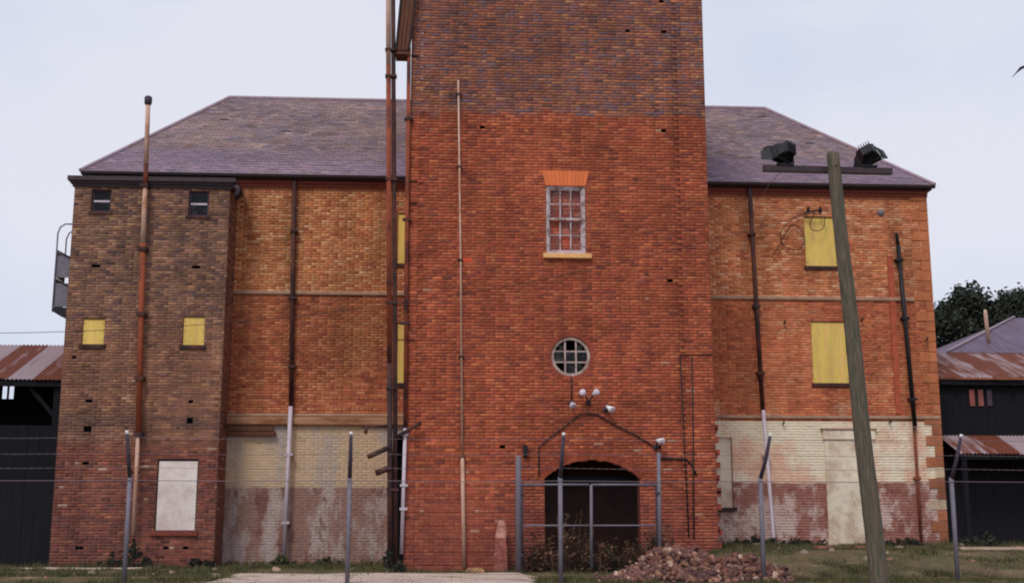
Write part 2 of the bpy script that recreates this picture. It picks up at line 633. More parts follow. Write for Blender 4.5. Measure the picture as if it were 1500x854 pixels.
# ------------------------------------------------------------------ ground
def build_ground():
    def axis(lo, hi, step, far):
        a = list(np.arange(lo, hi + 1e-6, step))
        ext, s, x = [], step, hi
        while x < far:
            s *= 1.5
            x += s
            ext.append(x)
        neg, s, x = [], step, lo
        while x > -far:
            s *= 1.5
            x -= s
            neg.append(x)
        return np.array(neg[::-1] + a + ext)
    xs, ys = axis(-14, 20, 0.2, 900), axis(-8, 8, 0.2, 1500)
    X, Y = np.meshgrid(xs, ys)
    Z = gz(X.ravel(), Y.ravel())
    V = np.stack([X.ravel(), Y.ravel(), Z], 1)
    nx, ny = len(xs), len(ys)
    i = np.arange(nx - 1)[None, :] + (np.arange(ny - 1) * nx)[:, None]
    Q = np.stack([i, i + 1, i + 1 + nx, i + nx], -1).reshape(-1, 4)
    o = mesh_np('ground', V, Q, ground_mat())
    o.data.polygons.foreach_set('use_smooth', [True] * len(o.data.polygons))
    o['kind'] = 'structure'


build_ground()


def ragged_slab(name, x0, x1, y0, y1, mt, seed, amp=0.25, thick=0.05, lift=0.02):
    """a worn slab with a wandering outline following the ground"""
    rng = random.Random(seed)
    nx, ny = max(3, int((x1 - x0) / 0.2)), max(3, int((y1 - y0) / 0.2))
    vs_, fs = [], []
    for j in range(ny + 1):
        for i in range(nx + 1):
            tx, ty = i / nx, j / ny
            x, y = x0 + (x1 - x0) * tx, y0 + (y1 - y0) * ty
            ex = amp * (float(vnoise(np.array([y * 1.7]), np.array([seed]), 1.0, 1)[0]) - 0.5) * 2
            ey = amp * (float(vnoise(np.array([x * 1.3]), np.array([seed]), 1.0, 2)[0]) - 0.5) * 2
            if i == 0 or i == nx:
                x += ex
            if j == 0 or j == ny:
                y += ey * 0.5
            e = (i in (0, nx) or j in (0, ny))
            vs_.append((x, y, gzf(x, y) + (lift - thick if e else lift)))
    for j in range(ny):
        for i in range(nx):
            a = j * (nx + 1) + i
            fs.append((a, a + 1, a + nx + 2, a + nx + 1))
    b = MB()
    b.add(vs_, fs)
    o = b.build(name, mt, None, True)
    o['kind'] = 'structure'
    return o


ragged_slab('concrete_path', -4.6, 2.1, -5.6, -1.0, M_CONC, 3, 0.4, lift=0.03)
ragged_slab('concrete_apron', -13.5, -6.9, 1.35, 2.2, M_CONC, 8, 0.15, lift=0.03)

# ------------------------------------------------------------------ brick tower
TX0, TX1, TZ = -0.80, 6.75, 16.4
T_B = 5.0
tower = empty('brick_tower', (3.0, 0, 0.1), 'tall square red brick tower with arched doorway, sash window and round window', 'tower')


def col_tower(u, v, rng):
    n = len(u)
    x = u
    low = pal(rng, n, [A(158, 82, 56), A(150, 76, 52), A(140, 70, 50), A(164, 90, 62), A(124, 64, 52), A(172, 98, 64)], [5, 6, 4, 3, 1.3, 0.9])
    low = vary(low, rng, 0.075)
    upp = pal(rng, n, [A(140, 86, 68), A(128, 82, 72), A(120, 80, 76), A(150, 94, 68), A(112, 86, 90), A(160, 108, 78), A(106, 72, 66)], [5, 4, 3, 3, 2, 1.1, 1.4])
    upp = vary(upp, rng, 0.10)
    # run-on banding so colour comes in courses and drifts, as fired batches do
    edge = 11.42 + 0.22 * (vnoise(x, v, 1.3, 4) - 0.5) + 0.16 * (rng.random(n) - 0.5) - 0.55 * (x < 0.75) * sstep(0.2, 0.7, vnoise(x, v, 2.2, 9) * (x < 0.9))
    c = np.where((v > edge)[:, None], upp, low)
    band = fbm(x * 0.35, v, 2.2, 21)
    c = c * (0.86 + 0.30 * band)[:, None]
    # grimier, mauve-toned foot of the wall
    t = sstep(2.6, 0.4, v + 0.8 * (fbm(x, v, 0.8, 13) - 0.5)) * 0.45
    c = mixc(c, vary(np.tile(A(118, 66, 62), (n, 1)), rng, 0.12), t)
    xw = x + TX0
    for (sx, st, sl, sw, sk) in ((2.72, 7.65, 2.2, 0.10, 0.35), (3.55, 7.65, 2.6, 0.12, 0.35), (3.2, 4.7, 1.5, 0.16, 0.3), (0.30, 12.0, 9.0, 0.14, 0.22), (5.9, 11.0, 5.0, 0.16, 0.25), (4.5, 15.5, 4.5, 0.5, 0.2), (1.6, 15.0, 3.8, 0.4, 0.2)):
        c = run_stain(c, xw, v, sx, st, sl, sw, sk, int(sx * 10) + 40)
    # a few pale or replaced bricks
    odd = rng.random(n)
    c = np.where((odd < 0.004)[:, None], A(164, 118, 96)[None], c)
    c = np.where(((odd > 0.985))[:, None], c * 0.72, c)
    return c


def mor_tower(u, v):
    t = sstep(11.3, 11.5, v)
    a = mixc(np.tile(A(124, 72, 56), (len(u), 1)), np.tile(A(112, 82, 74), (len(u), 1)), t)
    return a * (0.8 + 0.4 * fbm(u, v, 1.3, 33))[:, None]


Wt = TX1 - TX0
ux = lambda x: x - TX0
SZ0, SZ1 = snapz(7.84, 0), snapz(9.53, 0)
DZ = 2.28
t_holes = [rect_hole(ux(2.63), ux(3.62), SZ0, SZ1), circ_hole(ux(3.22), 5.23, 0.53), arch_hole(ux(3.715), 1.155, DZ, 0.44, 0.0)]
putlogs = [(5.66, 10.99), (5.72, 13.72), (4.78, 13.70), (5.72, 7.15), (5.68, 14.5), (1.02, 11.0), (1.55, 3.0), (5.35, 2.95)]
for (hx, hz) in putlogs:
    z_ = snapz(hz, 0)
    t_holes.append(rect_hole(ux(hx) - 0.06, ux(hx) + 0.06, z_, z_ + CH))
z_l0 = snapz(9.54, 0)


def lintel_hole(vm):
    if z_l0 < vm < z_l0 + 5 * CH:
        t = (vm - z_l0) / (5 * CH)
        w = 0.50 + 0.10 * t
        return [(ux(3.125) - w, ux(3.125) + w)]
    return []


t_holes.append(lintel_hole)


def pil_inset(u, v):
    # corner piers stand 18 mm proud of the field between them
    return np.where((u > Wt - 0.74) | (u < 0.30), 0.018, 0.0)


front_wall = brick_wall(tower, (TX0, 0.01, 0), (1, 0, 0), (0, -1, 0), Wt, 0.0, TZ, t_holes, col_tower, mor_tower, n_single=300, seed=1, inset=pil_inset)
for (side, x, un, nn) in (('l', TX0 + 0.012, -1, -1), ('r', TX1 - 0.012, 1, 1)):
    if un > 0:
        brick_wall(tower, (x, 0.0, 0), (0, 1, 0), (nn, 0, 0), 6.6, 0.0, TZ, [], col_tower, mor_tower, seed=7)
    else:
        brick_wall(tower, (x, 6.6, 0), (0, -1, 0), (nn, 0, 0), 6.6, 0.0, TZ, [], col_tower, mor_tower, seed=8)
b = MB()
b.box(TX0 - 0.08, TX1 + 0.08, -0.08, 6.7, TZ, TZ + 0.14)
b.build('coping', M_STONE, tower)
b = MB()                                     # the solid body behind the brick skin, above the doorway chamber
b.box(TX0 + 0.3, TX1 - 0.3, 0.45, 6.5, 3.2, TZ - 0.02)
b.build('core', M_WALLPLAIN, tower)
# dark backs of the put-log holes
for (hx, hz) in putlogs:
    z_ = snapz(hz, 0)
    b = MB()
    b.box(hx - 0.075, hx + 0.075, 0.10, 0.16, z_ - 0.02, z_ + CH + 0.02)
    for s in (-1, 1):
        b.box(hx + s * 0.075 - 0.012, hx + s * 0.075 + 0.012, 0.013, 0.1, z_ - 0.02, z_ + CH + 0.02)
    b.build('putlog_hole', M_DARK, tower)

# toothed brick stubs at the tower's foot
for i in range(5, 50):
    z_ = i * CH
    if i % 4 in (0, 1) and random.random() < 0.8 and z_ > 0.6:
        b = MB()
        w = random.choice([0.05, 0.09, 0.11])
        b.box(TX1 - 0.05, TX1 + w, 0.012, 0.12, z_ + 0.004, z_ + CH * 2 - 0.008)
        o = b.build('toothing_brick', M_BRICK1, tower)
        o.color = (*(A(130, 62, 46) * random.uniform(0.8, 1.15)), 1)


# sash window ------------------------------------------------------
def reveal(parent, x0, x1, z0, z1, y0, y1, mt, name='reveal', t=0.03):
    b = MB()
    b.box(x0 - t, x0, y0, y1, z0 - t, z1 + t)
    b.box(x1, x1 + t, y0, y1, z0 - t, z1 + t)
    b.box(x0, x1, y0, y1, z0 - t, z0)
    b.box(x0, x1, y0, y1, z1, z1 + t)
    return b.build(name, mt, parent)


M_REVEAL = mat('brick_reveal', tuple(A(112, 54, 42)), n_scale=8, n_amt=0.25)
sx0, sx1, sz0, sz1 = 2.63, 3.62, SZ0, SZ1
reveal(tower, sx0, sx1, sz0, sz1, 0.012, 0.40, M_REVEAL)
b = MB()
fw = 0.075
b.box(sx0, sx0 + fw, 0.03, 0.15, sz0, sz1)
b.box(sx1 - fw, sx1, 0.03, 0.15, sz0, sz1)
b.box(sx0 + fw, sx1 - fw, 0.03, 0.15, sz1 - 0.07, sz1)
b.box(sx0 + fw, sx1 - fw, 0.03, 0.15, sz0, sz0 + 0.06)
sash = b.build('sash_window', M_FRAME3, tower)
zm = (sz0 + sz1) / 2 + 0.02
gx0, gx1 = sx0 + fw, sx1 - fw
for (za, zb, yy) in ((zm - 0.02, sz1 - 0.07, 0.055), (sz0 + 0.06, zm + 0.03, 0.10)):
    b = MB()
    b.box(gx0, gx1, yy, yy + 0.035, za, za + 0.055)
    b.box(gx0, gx1, yy, yy + 0.035, zb - 0.04, zb)
    b.box(gx0, gx0 + 0.035, yy + 0.001, yy + 0.034, za + 0.055, zb - 0.04)
    b.box(gx1 - 0.035, gx1, yy + 0.001, yy + 0.034, za + 0.055, zb - 0.04)
    b.build('sash_frame', M_FRAME3, sash)
    px = np.linspace(gx0 + 0.02, gx1 - 0.02, 4)
    pz = np.linspace(za + 0.03, zb - 0.02, 3)
    b = MB()
    for q in px[1:3]:
        b.box(q - 0.016, q + 0.016, yy + 0.004, yy + 0.03, za + 0.05, zb - 0.035)
    b.box(gx0 + 0.03, gx1 - 0.03, yy + 0.007, yy + 0.027, pz[1] - 0.013, pz[1] + 0.013)
    b.build('glazing_bar', M_FRAME3, sash)
    for i in range(3):
        for j in range(2):
            if (i, j, yy) in ((1, 0, 0.10), (0, 1, 0.10)):
                continue                       # broken out
            b = MB()
            b.box(px[i] + 0.016, px[i + 1] - 0.016, yy + 0.014, yy + 0.018, pz[j] + 0.012, pz[j + 1] - 0.012)
            b.build('pane', M_GLASS, sash)


def col_fill(u, v, rng):
    return vary(pal(rng, len(u), [A(186, 88, 64), A(168, 70, 52), A(190, 112, 86)], [3, 3, 1]), rng, 0.12)


infill = brick_wall(tower, (sx0 - 0.02, 0.19, 0), (1, 0, 0), (0, -1, 0), sx1 - sx0 + 0.04, sz0 - CH, sz1 + CH, [], col_fill,
                    lambda u, v: np.tile(A(150, 116, 100), (len(u), 1)), seed=5, name='infill_brickwork')
b = MB()
b.cbox(2.55, 3.76, -0.10, 0.028, sz0 - 0.125, sz0 - 0.002, 0.012)
b.build('sill', mat('pale_orange_sill', tuple(A(206, 158, 104)), n_scale=5, n_amt=0.15), tower)
# flat arch of rubbed orange bricks
nv = 11
zt, zb_ = z_l0 + 5 * CH + 0.004, z_l0 - 0.006
M_RUBBED = mat('rubbed_orange_brick', src='object', n_scale=12, n_amt=0.12, bump=0.2)
for i in range(nv):
    a0, a1 = i / nv, (i + 1) / nv
    xb0, xb1 = 3.125 - 0.505 + 1.01 * a0, 3.125 - 0.505 + 1.01 * a1
    xt0, xt1 = 3.125 - 0.605 + 1.21 * a0, 3.125 - 0.605 + 1.21 * a1
    g = 0.0025
    b = MB()
    b.prism([(xb0 + g, zb_), (xb1 - g, zb_), (xt1 - g, zt), (xt0 + g, zt)], -0.012 - random.uniform(0, 0.003), 0.10)
    o = b.build('voussoir', M_RUBBED, tower)
    o.color = (*(A(204, 108, 64) * random.uniform(0.9, 1.1)), 1)

# round window -----------------------------------------------------
def ring(cx, cz, r0, r1, y0, y1, n=40, a0=0.0, a1=2 * math.pi):
    b = MB()
    full = abs(a1 - a0 - 2 * math.pi) < 1e-6
    m = n if full else n + 1
    vs_ = []
    for k in range(m):
        t = a0 + (a1 - a0) * k / n
        c, s = math.cos(t), math.sin(t)
        for (r, y) in ((r0, y0), (r1, y0), (r1, y1), (r0, y1)):
            vs_.append((cx + r * c, y, cz + r * s))
    fs = []
    for k in range(n):
        q = (k + 1) % m
        for j in range(4):
            jj = (j + 1) % 4
            fs.append((k * 4 + j, q * 4 + j, q * 4 + jj, k * 4 + jj))
    b.add(vs_, fs)
    return b


rcx, rcz = 3.22, 5.23
oculus = ring(rcx, rcz, 0.415, 0.49, 0.03, 0.13).build('round_window', M_FRAME2, tower)
ring(rcx, rcz, 0.485, 0.63, 0.013, 0.4, 40).build('reveal', M_REVEAL, tower)
# header bricks laid round the opening
for k in range(34):
    t = 2 * math.pi * k / 34
    b = MB()
    m = Matrix.Rotation(-t, 3, 'Y')
    b.obox((rcx + 0.55 * math.cos(t), 0.04, rcz + 0.55 * math.sin(t)), m, 0.055, 0.046 + random.uniform(0, 0.002), 0.042)
    o = b.build('ring_brick', M_BRICK1, tower)
    o.color = (*(A(136, 66, 50) * random.uniform(0.8, 1.15)), 1)
for d in (-0.135, 0.135):
    L_ = math.sqrt(0.42 ** 2 - d * d)
    b = MB()
    b.box(rcx + d - 0.02, rcx + d + 0.02, 0.06, 0.10, rcz - L_, rcz + L_)
    b.build('glazing_bar', M_FRAME2, oculus)
    b = MB()
    b.box(rcx - L_, rcx + L_, 0.065, 0.095, rcz + d - 0.017, rcz + d + 0.017)
    b.build('glazing_bar', M_FRAME2, oculus)
xs_ = [-0.42, -0.135, 0.135, 0.42]
for i in range(3):
    for j in range(3):
        if (i, j) in ((1, 2), (0, 0)):
            continue
        b = MB()
        cc = 0.74 if (i != 1 and j != 1) else 1.0
        b.box(rcx + xs_[i] * (cc if i == 0 else 1) + 0.02, rcx + xs_[i + 1] * (cc if i == 2 else 1) - 0.02, 0.078, 0.082,
              rcz + xs_[j] * (cc if j == 0 else 1) + 0.018, rcz + xs_[j + 1] * (cc if j == 2 else 1) - 0.018)
        b.build('pane', M_GLASS, oculus)
b = MB()
b.box(rcx - 0.7, rcx + 0.7, 0.40, 0.43, rcz - 0.7, rcz + 0.7)
b.build('unlit_room_back', M_DARK, tower)  # near-black sheet stands in for the unlit room

# arched doorway ---------------------------------------------------
hw, rise = 1.155, 0.44
RA = (hw * hw + rise * rise) / (2 * rise)
acz = DZ + rise - RA
half = math.asin(hw / RA)
acx = 3.715
nvs = 27
for rr, (r0, r1) in enumerate(((RA, RA + 0.112), (RA + 0.118, RA + 0.23))):
    for k in range(nvs):
        t0 = math.pi / 2 - half * 1.02 + 2.04 * half * (k + (0.5 if rr else 0)) / nvs
        t1 = t0 + 2.04 * half / nvs
        g = 0.0022
        b = MB()
        b.prism([(acx + r0 * math.cos(t0 + g), acz + r0 * math.sin(t0 + g)), (acx + r1 * math.cos(t0 + g), acz + r1 * math.sin(t0 + g)),
                 (acx + r1 * math.cos(t1 - g), acz + r1 * math.sin(t1 - g)), (acx + r0 * math.cos(t1 - g), acz + r0 * math.sin(t1 - g))][::-1],
                -0.006 - random.uniform(0, 0.004), 0.25)
        o = b.build('voussoir', M_BRICK1, tower)
        o.color = (*(A(136, 66, 48) * random.uniform(0.8, 1.15)), 1)
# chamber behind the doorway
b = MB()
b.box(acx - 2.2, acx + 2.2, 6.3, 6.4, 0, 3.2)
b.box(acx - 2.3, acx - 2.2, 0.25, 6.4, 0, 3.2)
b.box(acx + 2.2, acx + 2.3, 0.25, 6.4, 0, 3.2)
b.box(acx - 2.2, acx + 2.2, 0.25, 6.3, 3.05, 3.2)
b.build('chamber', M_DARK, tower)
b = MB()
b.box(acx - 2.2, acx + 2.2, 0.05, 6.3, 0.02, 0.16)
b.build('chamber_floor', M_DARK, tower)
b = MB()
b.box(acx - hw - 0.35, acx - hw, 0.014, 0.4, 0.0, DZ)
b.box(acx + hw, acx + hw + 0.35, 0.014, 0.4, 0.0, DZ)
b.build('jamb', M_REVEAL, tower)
b = MB()
b.box(acx - hw, acx + hw, 0.42, 0.54, DZ - 0.12, DZ + 0.06)
b.build('transom_beam', M_SHED, tower)

# things fixed to the tower's face ---------------------------------
b = MB()
b.tube([(0.40, -0.05, 12.27), (0.49, -0.05, 8.0), (0.575, -0.05, 2.75)], 0.026, 8)
cond = b.build('conduit', M_PALEPIPE, tower, True)
b = MB()
b.tube([(0.575, -0.06, 2.75), (0.64, -0.06, 0.16)], 0.048, 10)
b.build('conduit', M_PALEPIPE, tower, True)
for zz in (2.75, 5.2, 7.6, 10.0, 11.9):
    xx = 0.40 + (12.27 - zz) * 0.0184
    b = MB()
    b.box(xx - 0.07, xx + 0.07, -0.085, 0.0, zz - 0.025, zz + 0.025)
    b.build('pipe_clip', M_PIPE, tower)
# thin black cable runs by the corner pier
for pts in ([(6.73, -0.03, 5.30), (5.93, -0.03, 5.29), (5.97, -0.03, 3.2), (6.03, -0.03, 0.9)], [(6.22, -0.035, 5.26), (6.20, -0.035, 3.4), (6.15, -0.035, 0.85)],
            [(5.36, -0.03, 2.76), (6.02, -0.03, 2.74), (6.16, -0.03, 2.58), (6.25, -0.03, 2.35)]):
    b = MB()
    b.tube(pts, 0.016 if pts[0][2] > 4 else 0.026, 6)
    b.build('surface_cable', M_CABLE, tower, True)
# cable following the gable line over the doorway
b = MB()
b.tube([(2.42, -0.035, 2.35), (2.42, -0.035, 3.0), (2.62, -0.035, 3.2), (3.05, -0.035, 3.52), (3.42, -0.035, 3.80), (3.62, -0.035, 3.84), (3.84, -0.035, 3.82),
        (4.3, -0.035, 3.55), (4.75, -0.035, 3.33), (5.2, -0.035, 3.06)], 0.018, 6)
b.build('surface_cable', M_CABLE, tower, True)
b = MB()
b.tube([(3.23, -0.03, 4.72), (3.22, -0.03, 4.1)], 0.016, 6)
b.build('surface_cable', M_CABLE, tower, True)
b = MB()
b.box(0.55, 0.78, -0.006, 0.012, 7.58, 7.66)
b.build('patch_brick', mat('bright_orange_patch', tuple(A(198, 76, 46)), n_amt=0.15), tower)


def spot_lamp(base, heads, label):
    """PAR lamp holders on a round box: base disc, swivel arm, lamp head, lens"""
    t = empty('spot_lamp', base, label, 'lamp', 'spot lamps above the doorway')
    x, y, z = base
    MB().tube([(x, y + 0.06, z), (x, y, z)], 0.065, 12).build('base', M_DARKSTEEL, t, True)
    for (dx, dz, ax, az, ln) in heads:
        d = Vector((ax, -0.75, az)).normalized()
        p = Vector((x + dx, y - 0.10, z + dz))
        MB().tube([(x, y, z), p], 0.022, 8).build('swivel_arm', M_DARKSTEEL, t, True)
        MB().tube([p - d * 0.02, p + d * 0.05, p + d * ln], [0.03, 0.045, 0.088], 14).build('lamp_head', M_WHITEMETAL, t, True)
        MB().tube([p + d * (ln + 0.001), p + d * (ln + 0.02)], [0.084, 0.06], 14).build('lens', M_FRAME, t, True)
    return t


spot_lamp((3.64, -0.06, 4.10), [(-0.10, 0.18, -0.45, 0.25, 0.16), (0.10, 0.19, 0.45, 0.25, 0.16)], 'twin headed white spot lamp at the peak of the cable over the arch')
spot_lamp((3.22, -0.06, 4.08), [(0.0, -0.02, 0.1, -0.5, 0.11)], 'small single white spot lamp just under the round window')
spot_lamp((4.06, -0.06, 3.92), [(0.02, 0.07, 0.55, -0.5, 0.20)], 'tilted white spot lamp beside the twin lamp on brick wall')
spot_lamp((5.28, -0.06, 3.02), [(0.0, 0.16, 0.5, -0.15, 0.20)], 'white spot lamp above the hinge post at low end of cable')
lampd = empty('wall_light', (2.09, -0.02, 2.92), 'small black bulkhead light on brick beside the doorway cable', 'lamp')
MB().box(2.04, 2.14, -0.14, 0.0, 2.82, 3.06).build('housing', M_BLACK, lampd)
MB().tube([(2.09, -0.06, 2.82), (2.09, -0.06, 2.76)], 0.035, 10).build('shade', M_BLACK, lampd, True)

# timber chute at the upper corner ---------------------------------
chute = empty('timber_chute', (-1.0, -0.2, 13.0), 'dark boarded timber chute clinging to the upper tower corner', 'chute')
for k in range(3):
    a, bb = k / 3, (k + 1) / 3
    poly = [(-1.16 + 0.28 * a + 0.006, 12.98), (-1.16 + 0.28 * bb - 0.006, 12.98), (-0.95 + 0.36 * bb - 0.006, 15.9), (-0.95 + 0.36 * a + 0.006, 15.9)]
    MB().prism(poly, -0.22 - 0.006 * k, 0.3).build('board', M_TIMBER, chute)
MB().prism([(-1.21, 12.96), (-1.168, 12.96), (-0.955, 15.9), (-1.00, 15.9)], -0.26, 0.4).build('edge_strip', M_BLACK, chute)
MB().prism([(-0.876, 12.99), (-0.84, 12.99), (-0.55, 15.9), (-0.588, 15.9)], -0.25, 0.0).build('edge_strip', M_PIPE, chute)
MB().box(-1.2, -0.86, -0.2, 0.3, 12.88, 12.975).build('foot_board', M_TIMBER, chute)

# twin standpipe ----------------------------------------------------
twin = empty('twin_standpipe', (-1.02, -0.15, 0.1), 'tall rust stained pair of steel pipes standing beside the tower corner', 'pipe')
MB().tube([(-1.10, -0.15, 0.1), (-1.20, -0.15, 5.0)], 0.062, 12).build('pipe', M_PIPE, twin, True)
MB().tube([(-1.20, -0.15, 5.0), (-1.37, -0.15, 12.6)], 0.062, 12).build('pipe', M_RUSTPIPE, twin, True)
MB().tube([(-1.37, -0.15, 12.6), (-1.43, -0.15, 15.6)], 0.062, 12).build('pipe', M_PALEPIPE, twin, True)
MB().tube([(-0.97, -0.12, 0.1), (-1.08, -0.12, 5.4), (-1.255, -0.12, 13.0), (-1.31, -0.12, 15.5)], 0.055, 12).build('pipe', M_PIPE, twin, True)
for zz in (2.0, 4.4, 6.5, 9.6, 12.3, 13.0):
    xx = -1.03 - (zz - 0.1) * 0.0217
    MB().box(xx - 0.15, xx + 0.14, -0.225, -0.045, zz - 0.03, zz + 0.03).build('collar', M_PIPE, twin)
for zz in (9.6, 9.05, 12.9, 5.6):
    xx = -1.0 - (zz - 0.1) * 0.0217
    MB().tube([(xx, -0.04, zz), (-0.6, -0.04, zz)], 0.016, 6).build('tie_rod', M_PIPE, twin, True)
for (p, q, r) in (((-1.68, -0.2, 2.76), (-1.15, -0.2, 3.0), 0.06), ((-1.48, -0.2, 2.38), (-1.12, -0.2, 2.52), 0.075), ((-1.85, -0.1, 3.48), (-1.1, -0.1, 3.50), 0.035),
                  ((-1.0, -0.2, 3.24), (-0.42, -0.2, 3.58), 0.045), ((-1.75, -0.1, 3.32), (-1.72, -0.1, 3.50), 0.04)):
    MB().tube([p, q], r, 10).build('stub_pipe', M_PIPE, twin, True)
gd = empty('corner_downpipe', (-0.80, -0.12, 0.1), 'downpipe on the tower corner, rusty above and pale grey plastic below', 'downpipe')
MB().tube([(-0.80, -0.11, 3.45), (-0.84, -0.11, 0.5)], 0.046, 10).build('pipe', M_PVC, gd, True)
MB().tube([(-0.86, -0.09, 13.1), (-0.84, -0.09, 8.0), (-0.80, -0.09, 3.4)], 0.052, 10).build('upper_pipe', M_RUSTPIPE, gd, True)
for zz in (11.2, 8.6, 6.0):
    MB().box(-0.95, -0.73, -0.15, -0.02, zz - 0.03, zz + 0.03).build('pipe_clip', M_PIPE, gd)
for zz in (3.3, 2.1, 1.55):
    MB().box(-0.90, -0.72, -0.17, -0.02, zz - 0.03, zz + 0.03).build('pipe_clip', M_PVC, gd)

# ------------------------------------------------------------------ main building (the wings)
WX0, WX1, WY, WE = -9.85, 14.13, 4.0, 10.75
mainb = empty('mill_building', (2.0, 4.0, 0.1), 'long three storey orange brick mill with hipped slate roof behind the tower', 'building')


def col_left(u, v, rng):
    n = len(u)
    top = vary(pal(rng, n, [A(188, 124, 80), A(178, 112, 70), A(194, 138, 94), A(164, 94, 62), A(198, 150, 108)], [4, 4, 2.5, 2, 1]), rng, 0.07)
    mid = vary(pal(rng, n, [A(168, 98, 64), A(156, 86, 58), A(178, 112, 78), A(142, 74, 54)], [4, 4, 2, 2]), rng, 0.07)
    x = u - 5.9
    c = np.where((v > 7.47)[:, None], top, mid)
    c = mixc(c, top, 0.45 * sstep(0.5, 0.7, fbm(x, v, 0.6, 41)) * (v < 7.47))
    c = mixc(c, vary(np.tile(A(128, 66, 44), (n, 1)), rng, 0.12), sstep(10.35, 10.45, v) * 0.75)
    c = c * (0.86 + 0.28 * fbm(x * 0.4, v, 1.5, 61))[:, None]
    xw = u - 6.0
    for (sx, st, sl, sw, sk) in ((-4.3, 10.6, 7.0, 0.16, 0.45), (-3.9, 10.6, 5.0, 0.10, 0.35), (-5.4, 10.5, 6.5, 0.3, 0.30), (-1.6, 10.4, 6.5, 0.22, 0.45), (-2.7, 7.4, 2.2, 0.3, 0.25)):
        c = run_stain(c, xw, v, sx, st, sl, sw, sk, int(sx * 10) + 90)
    return mute(c, 0.96)


def mor_left(u, v):
    n = len(u)
    c = np.tile(A(134, 88, 58), (n, 1)) * (0.85 + 0.3 * fbm(u, v, 1.0, 71))[:, None]
    return c


def limewash(name, cream, cream2, bare, pale, dark, zs, scale, streak):
    """paint over brick, worn through below a painted dado line at height zs"""
    m = bpy.data.materials.new(name)
    m.use_nodes = True
    N, L = m.node_tree.nodes, m.node_tree.links
    bs = N['Principled BSDF']
    bs.inputs['Roughness'].default_value = 0.95
    bs.inputs['Specular IOR Level'].default_value = 0.15
    g = N.new('ShaderNodeNewGeometry')
    mp = N.new('ShaderNodeMapping')
    mp.inputs['Scale'].default_value = (1, 1, streak)
    L.new(g.outputs['Position'], mp.inputs['Vector'])

    def nz(sc, det=8.0, src=None, off=0.0):
        n = N.new('ShaderNodeTexNoise')
        n.noise_dimensions = '4D'
        n.inputs['W'].default_value = off
        n.inputs['Scale'].default_value = sc
        n.inputs['Detail'].default_value = det
        n.inputs['Roughness'].default_value = 0.68
        L.new(src or mp.outputs['Vector'], n.inputs['Vector'])
        return n.outputs['Fac']

    def ramp(f, a, b):
        r = N.new('ShaderNodeMapRange')
        r.inputs['From Min'].default_value = a
        r.inputs['From Max'].default_value = b
        L.new(f, r.inputs['Value'])
        return r.outputs['Result']

    def mix(f, a, b):
        x = N.new('ShaderNodeMixRGB')
        L.new(f, x.inputs[0])
        for k, c in ((1, a), (2, b)):
            if isinstance(c, tuple):
                x.inputs[k].default_value = (*c, 1)
            else:
                L.new(c, x.inputs[k])
        return x.outputs['Color']
    up = mix(ramp(nz(scale * 0.8, off=1.0), 0.48, 0.60), tuple(cream), tuple(cream2))
    lo = mix(ramp(nz(scale * 1.5, 10.0, off=2.0), 0.475, 0.575), tuple(bare), tuple(pale))
    lo = mix(ramp(nz(scale * 2.6, 10.0, off=3.0), 0.54, 0.62), lo, tuple(dark))
    sep = N.new('ShaderNodeSeparateXYZ')
    L.new(g.outputs['Position'], sep.inputs[0])
    wob = N.new('ShaderNodeMath')
    wob.operation = 'MULTIPLY_ADD'
    wob.inputs[1].default_value = 0.16
    L.new(nz(2.5, 5.0, g.outputs['Position']), wob.inputs[0])
    L.new(sep.outputs['Z'], wob.inputs[2])
    c = mix(ramp(wob.outputs[0], zs + 0.06, zs + 0.10), lo, up)
    at = N.new('ShaderNodeAttribute')
    at.attribute_name = 'tint'
    mu = N.new('ShaderNodeMixRGB')
    mu.blend_type = 'MULTIPLY'
    mu.inputs[0].default_value = 1.0
    L.new(c, mu.inputs[1])
    L.new(at.outputs['Color'], mu.inputs[2])
    L.new(mu.outputs['Color'], bs.inputs['Base Color'])
    bp = N.new('ShaderNodeBump')
    bp.inputs['Strength'].default_value = 0.4
    bp.inputs['Distance'].default_value = 0.01
    L.new(nz(28, 6.0, g.outputs['Position']), bp.inputs['Height'])
    L.new(bp.outputs['Normal'], bs.inputs['Normal'])
    return m


M_LIME_L = limewash('worn_limewash_left', A(178, 154, 126), A(156, 144, 136), A(136, 106, 94), A(162, 146, 140), A(112, 76, 68), 2.13, 1.0, 0.45)
M_LIME_R = limewash('worn_limewash_right', A(226, 196, 172), A(200, 162, 138), A(142, 96, 84), A(184, 160, 150), A(122, 76, 66), 2.28, 1.1, 0.8)
tint_lime = lambda u, v, rng: np.clip(1 + rng.normal(0, 0.022, (len(u), 1)), 0.5, 1.2) * np.ones((1, 3))
tint_joint = lambda u, v: np.full((len(u), 3), 0.97)
ZG = snapz(4.0, 0)


XL = lambda x: x - (-6.0)
XRS = TX1 - 0.1
XR = lambda x: x - XRS
l_holes = [rect_hole(XL(-1.22), XL(-0.5), snapz(8.31, 0), snapz(9.8, 0)), rect_hole(XL(-1.18), XL(-0.5), snapz(4.97, 0), snapz(6.65, 0)),
           rect_hole(XL(-1.25), XL(-0.5), 0, snapz(3.5, 0))]
brick_wall(mainb, (-6.0, WY + 0.01, 0), (1, 0, 0), (0, -1, 0), 5.5, ZG, WE, l_holes, col_left, mor_left, n_single=150, seed=21)
brick_wall(mainb, (-6.0, WY + 0.01, 0), (1, 0, 0), (0, -1, 0), 5.5, 0.0, ZG, l_holes, tint_lime, tint_joint, seed=23, mt=M_LIME_L, relief=lambda u, v: np.full(len(u), 0.0012))


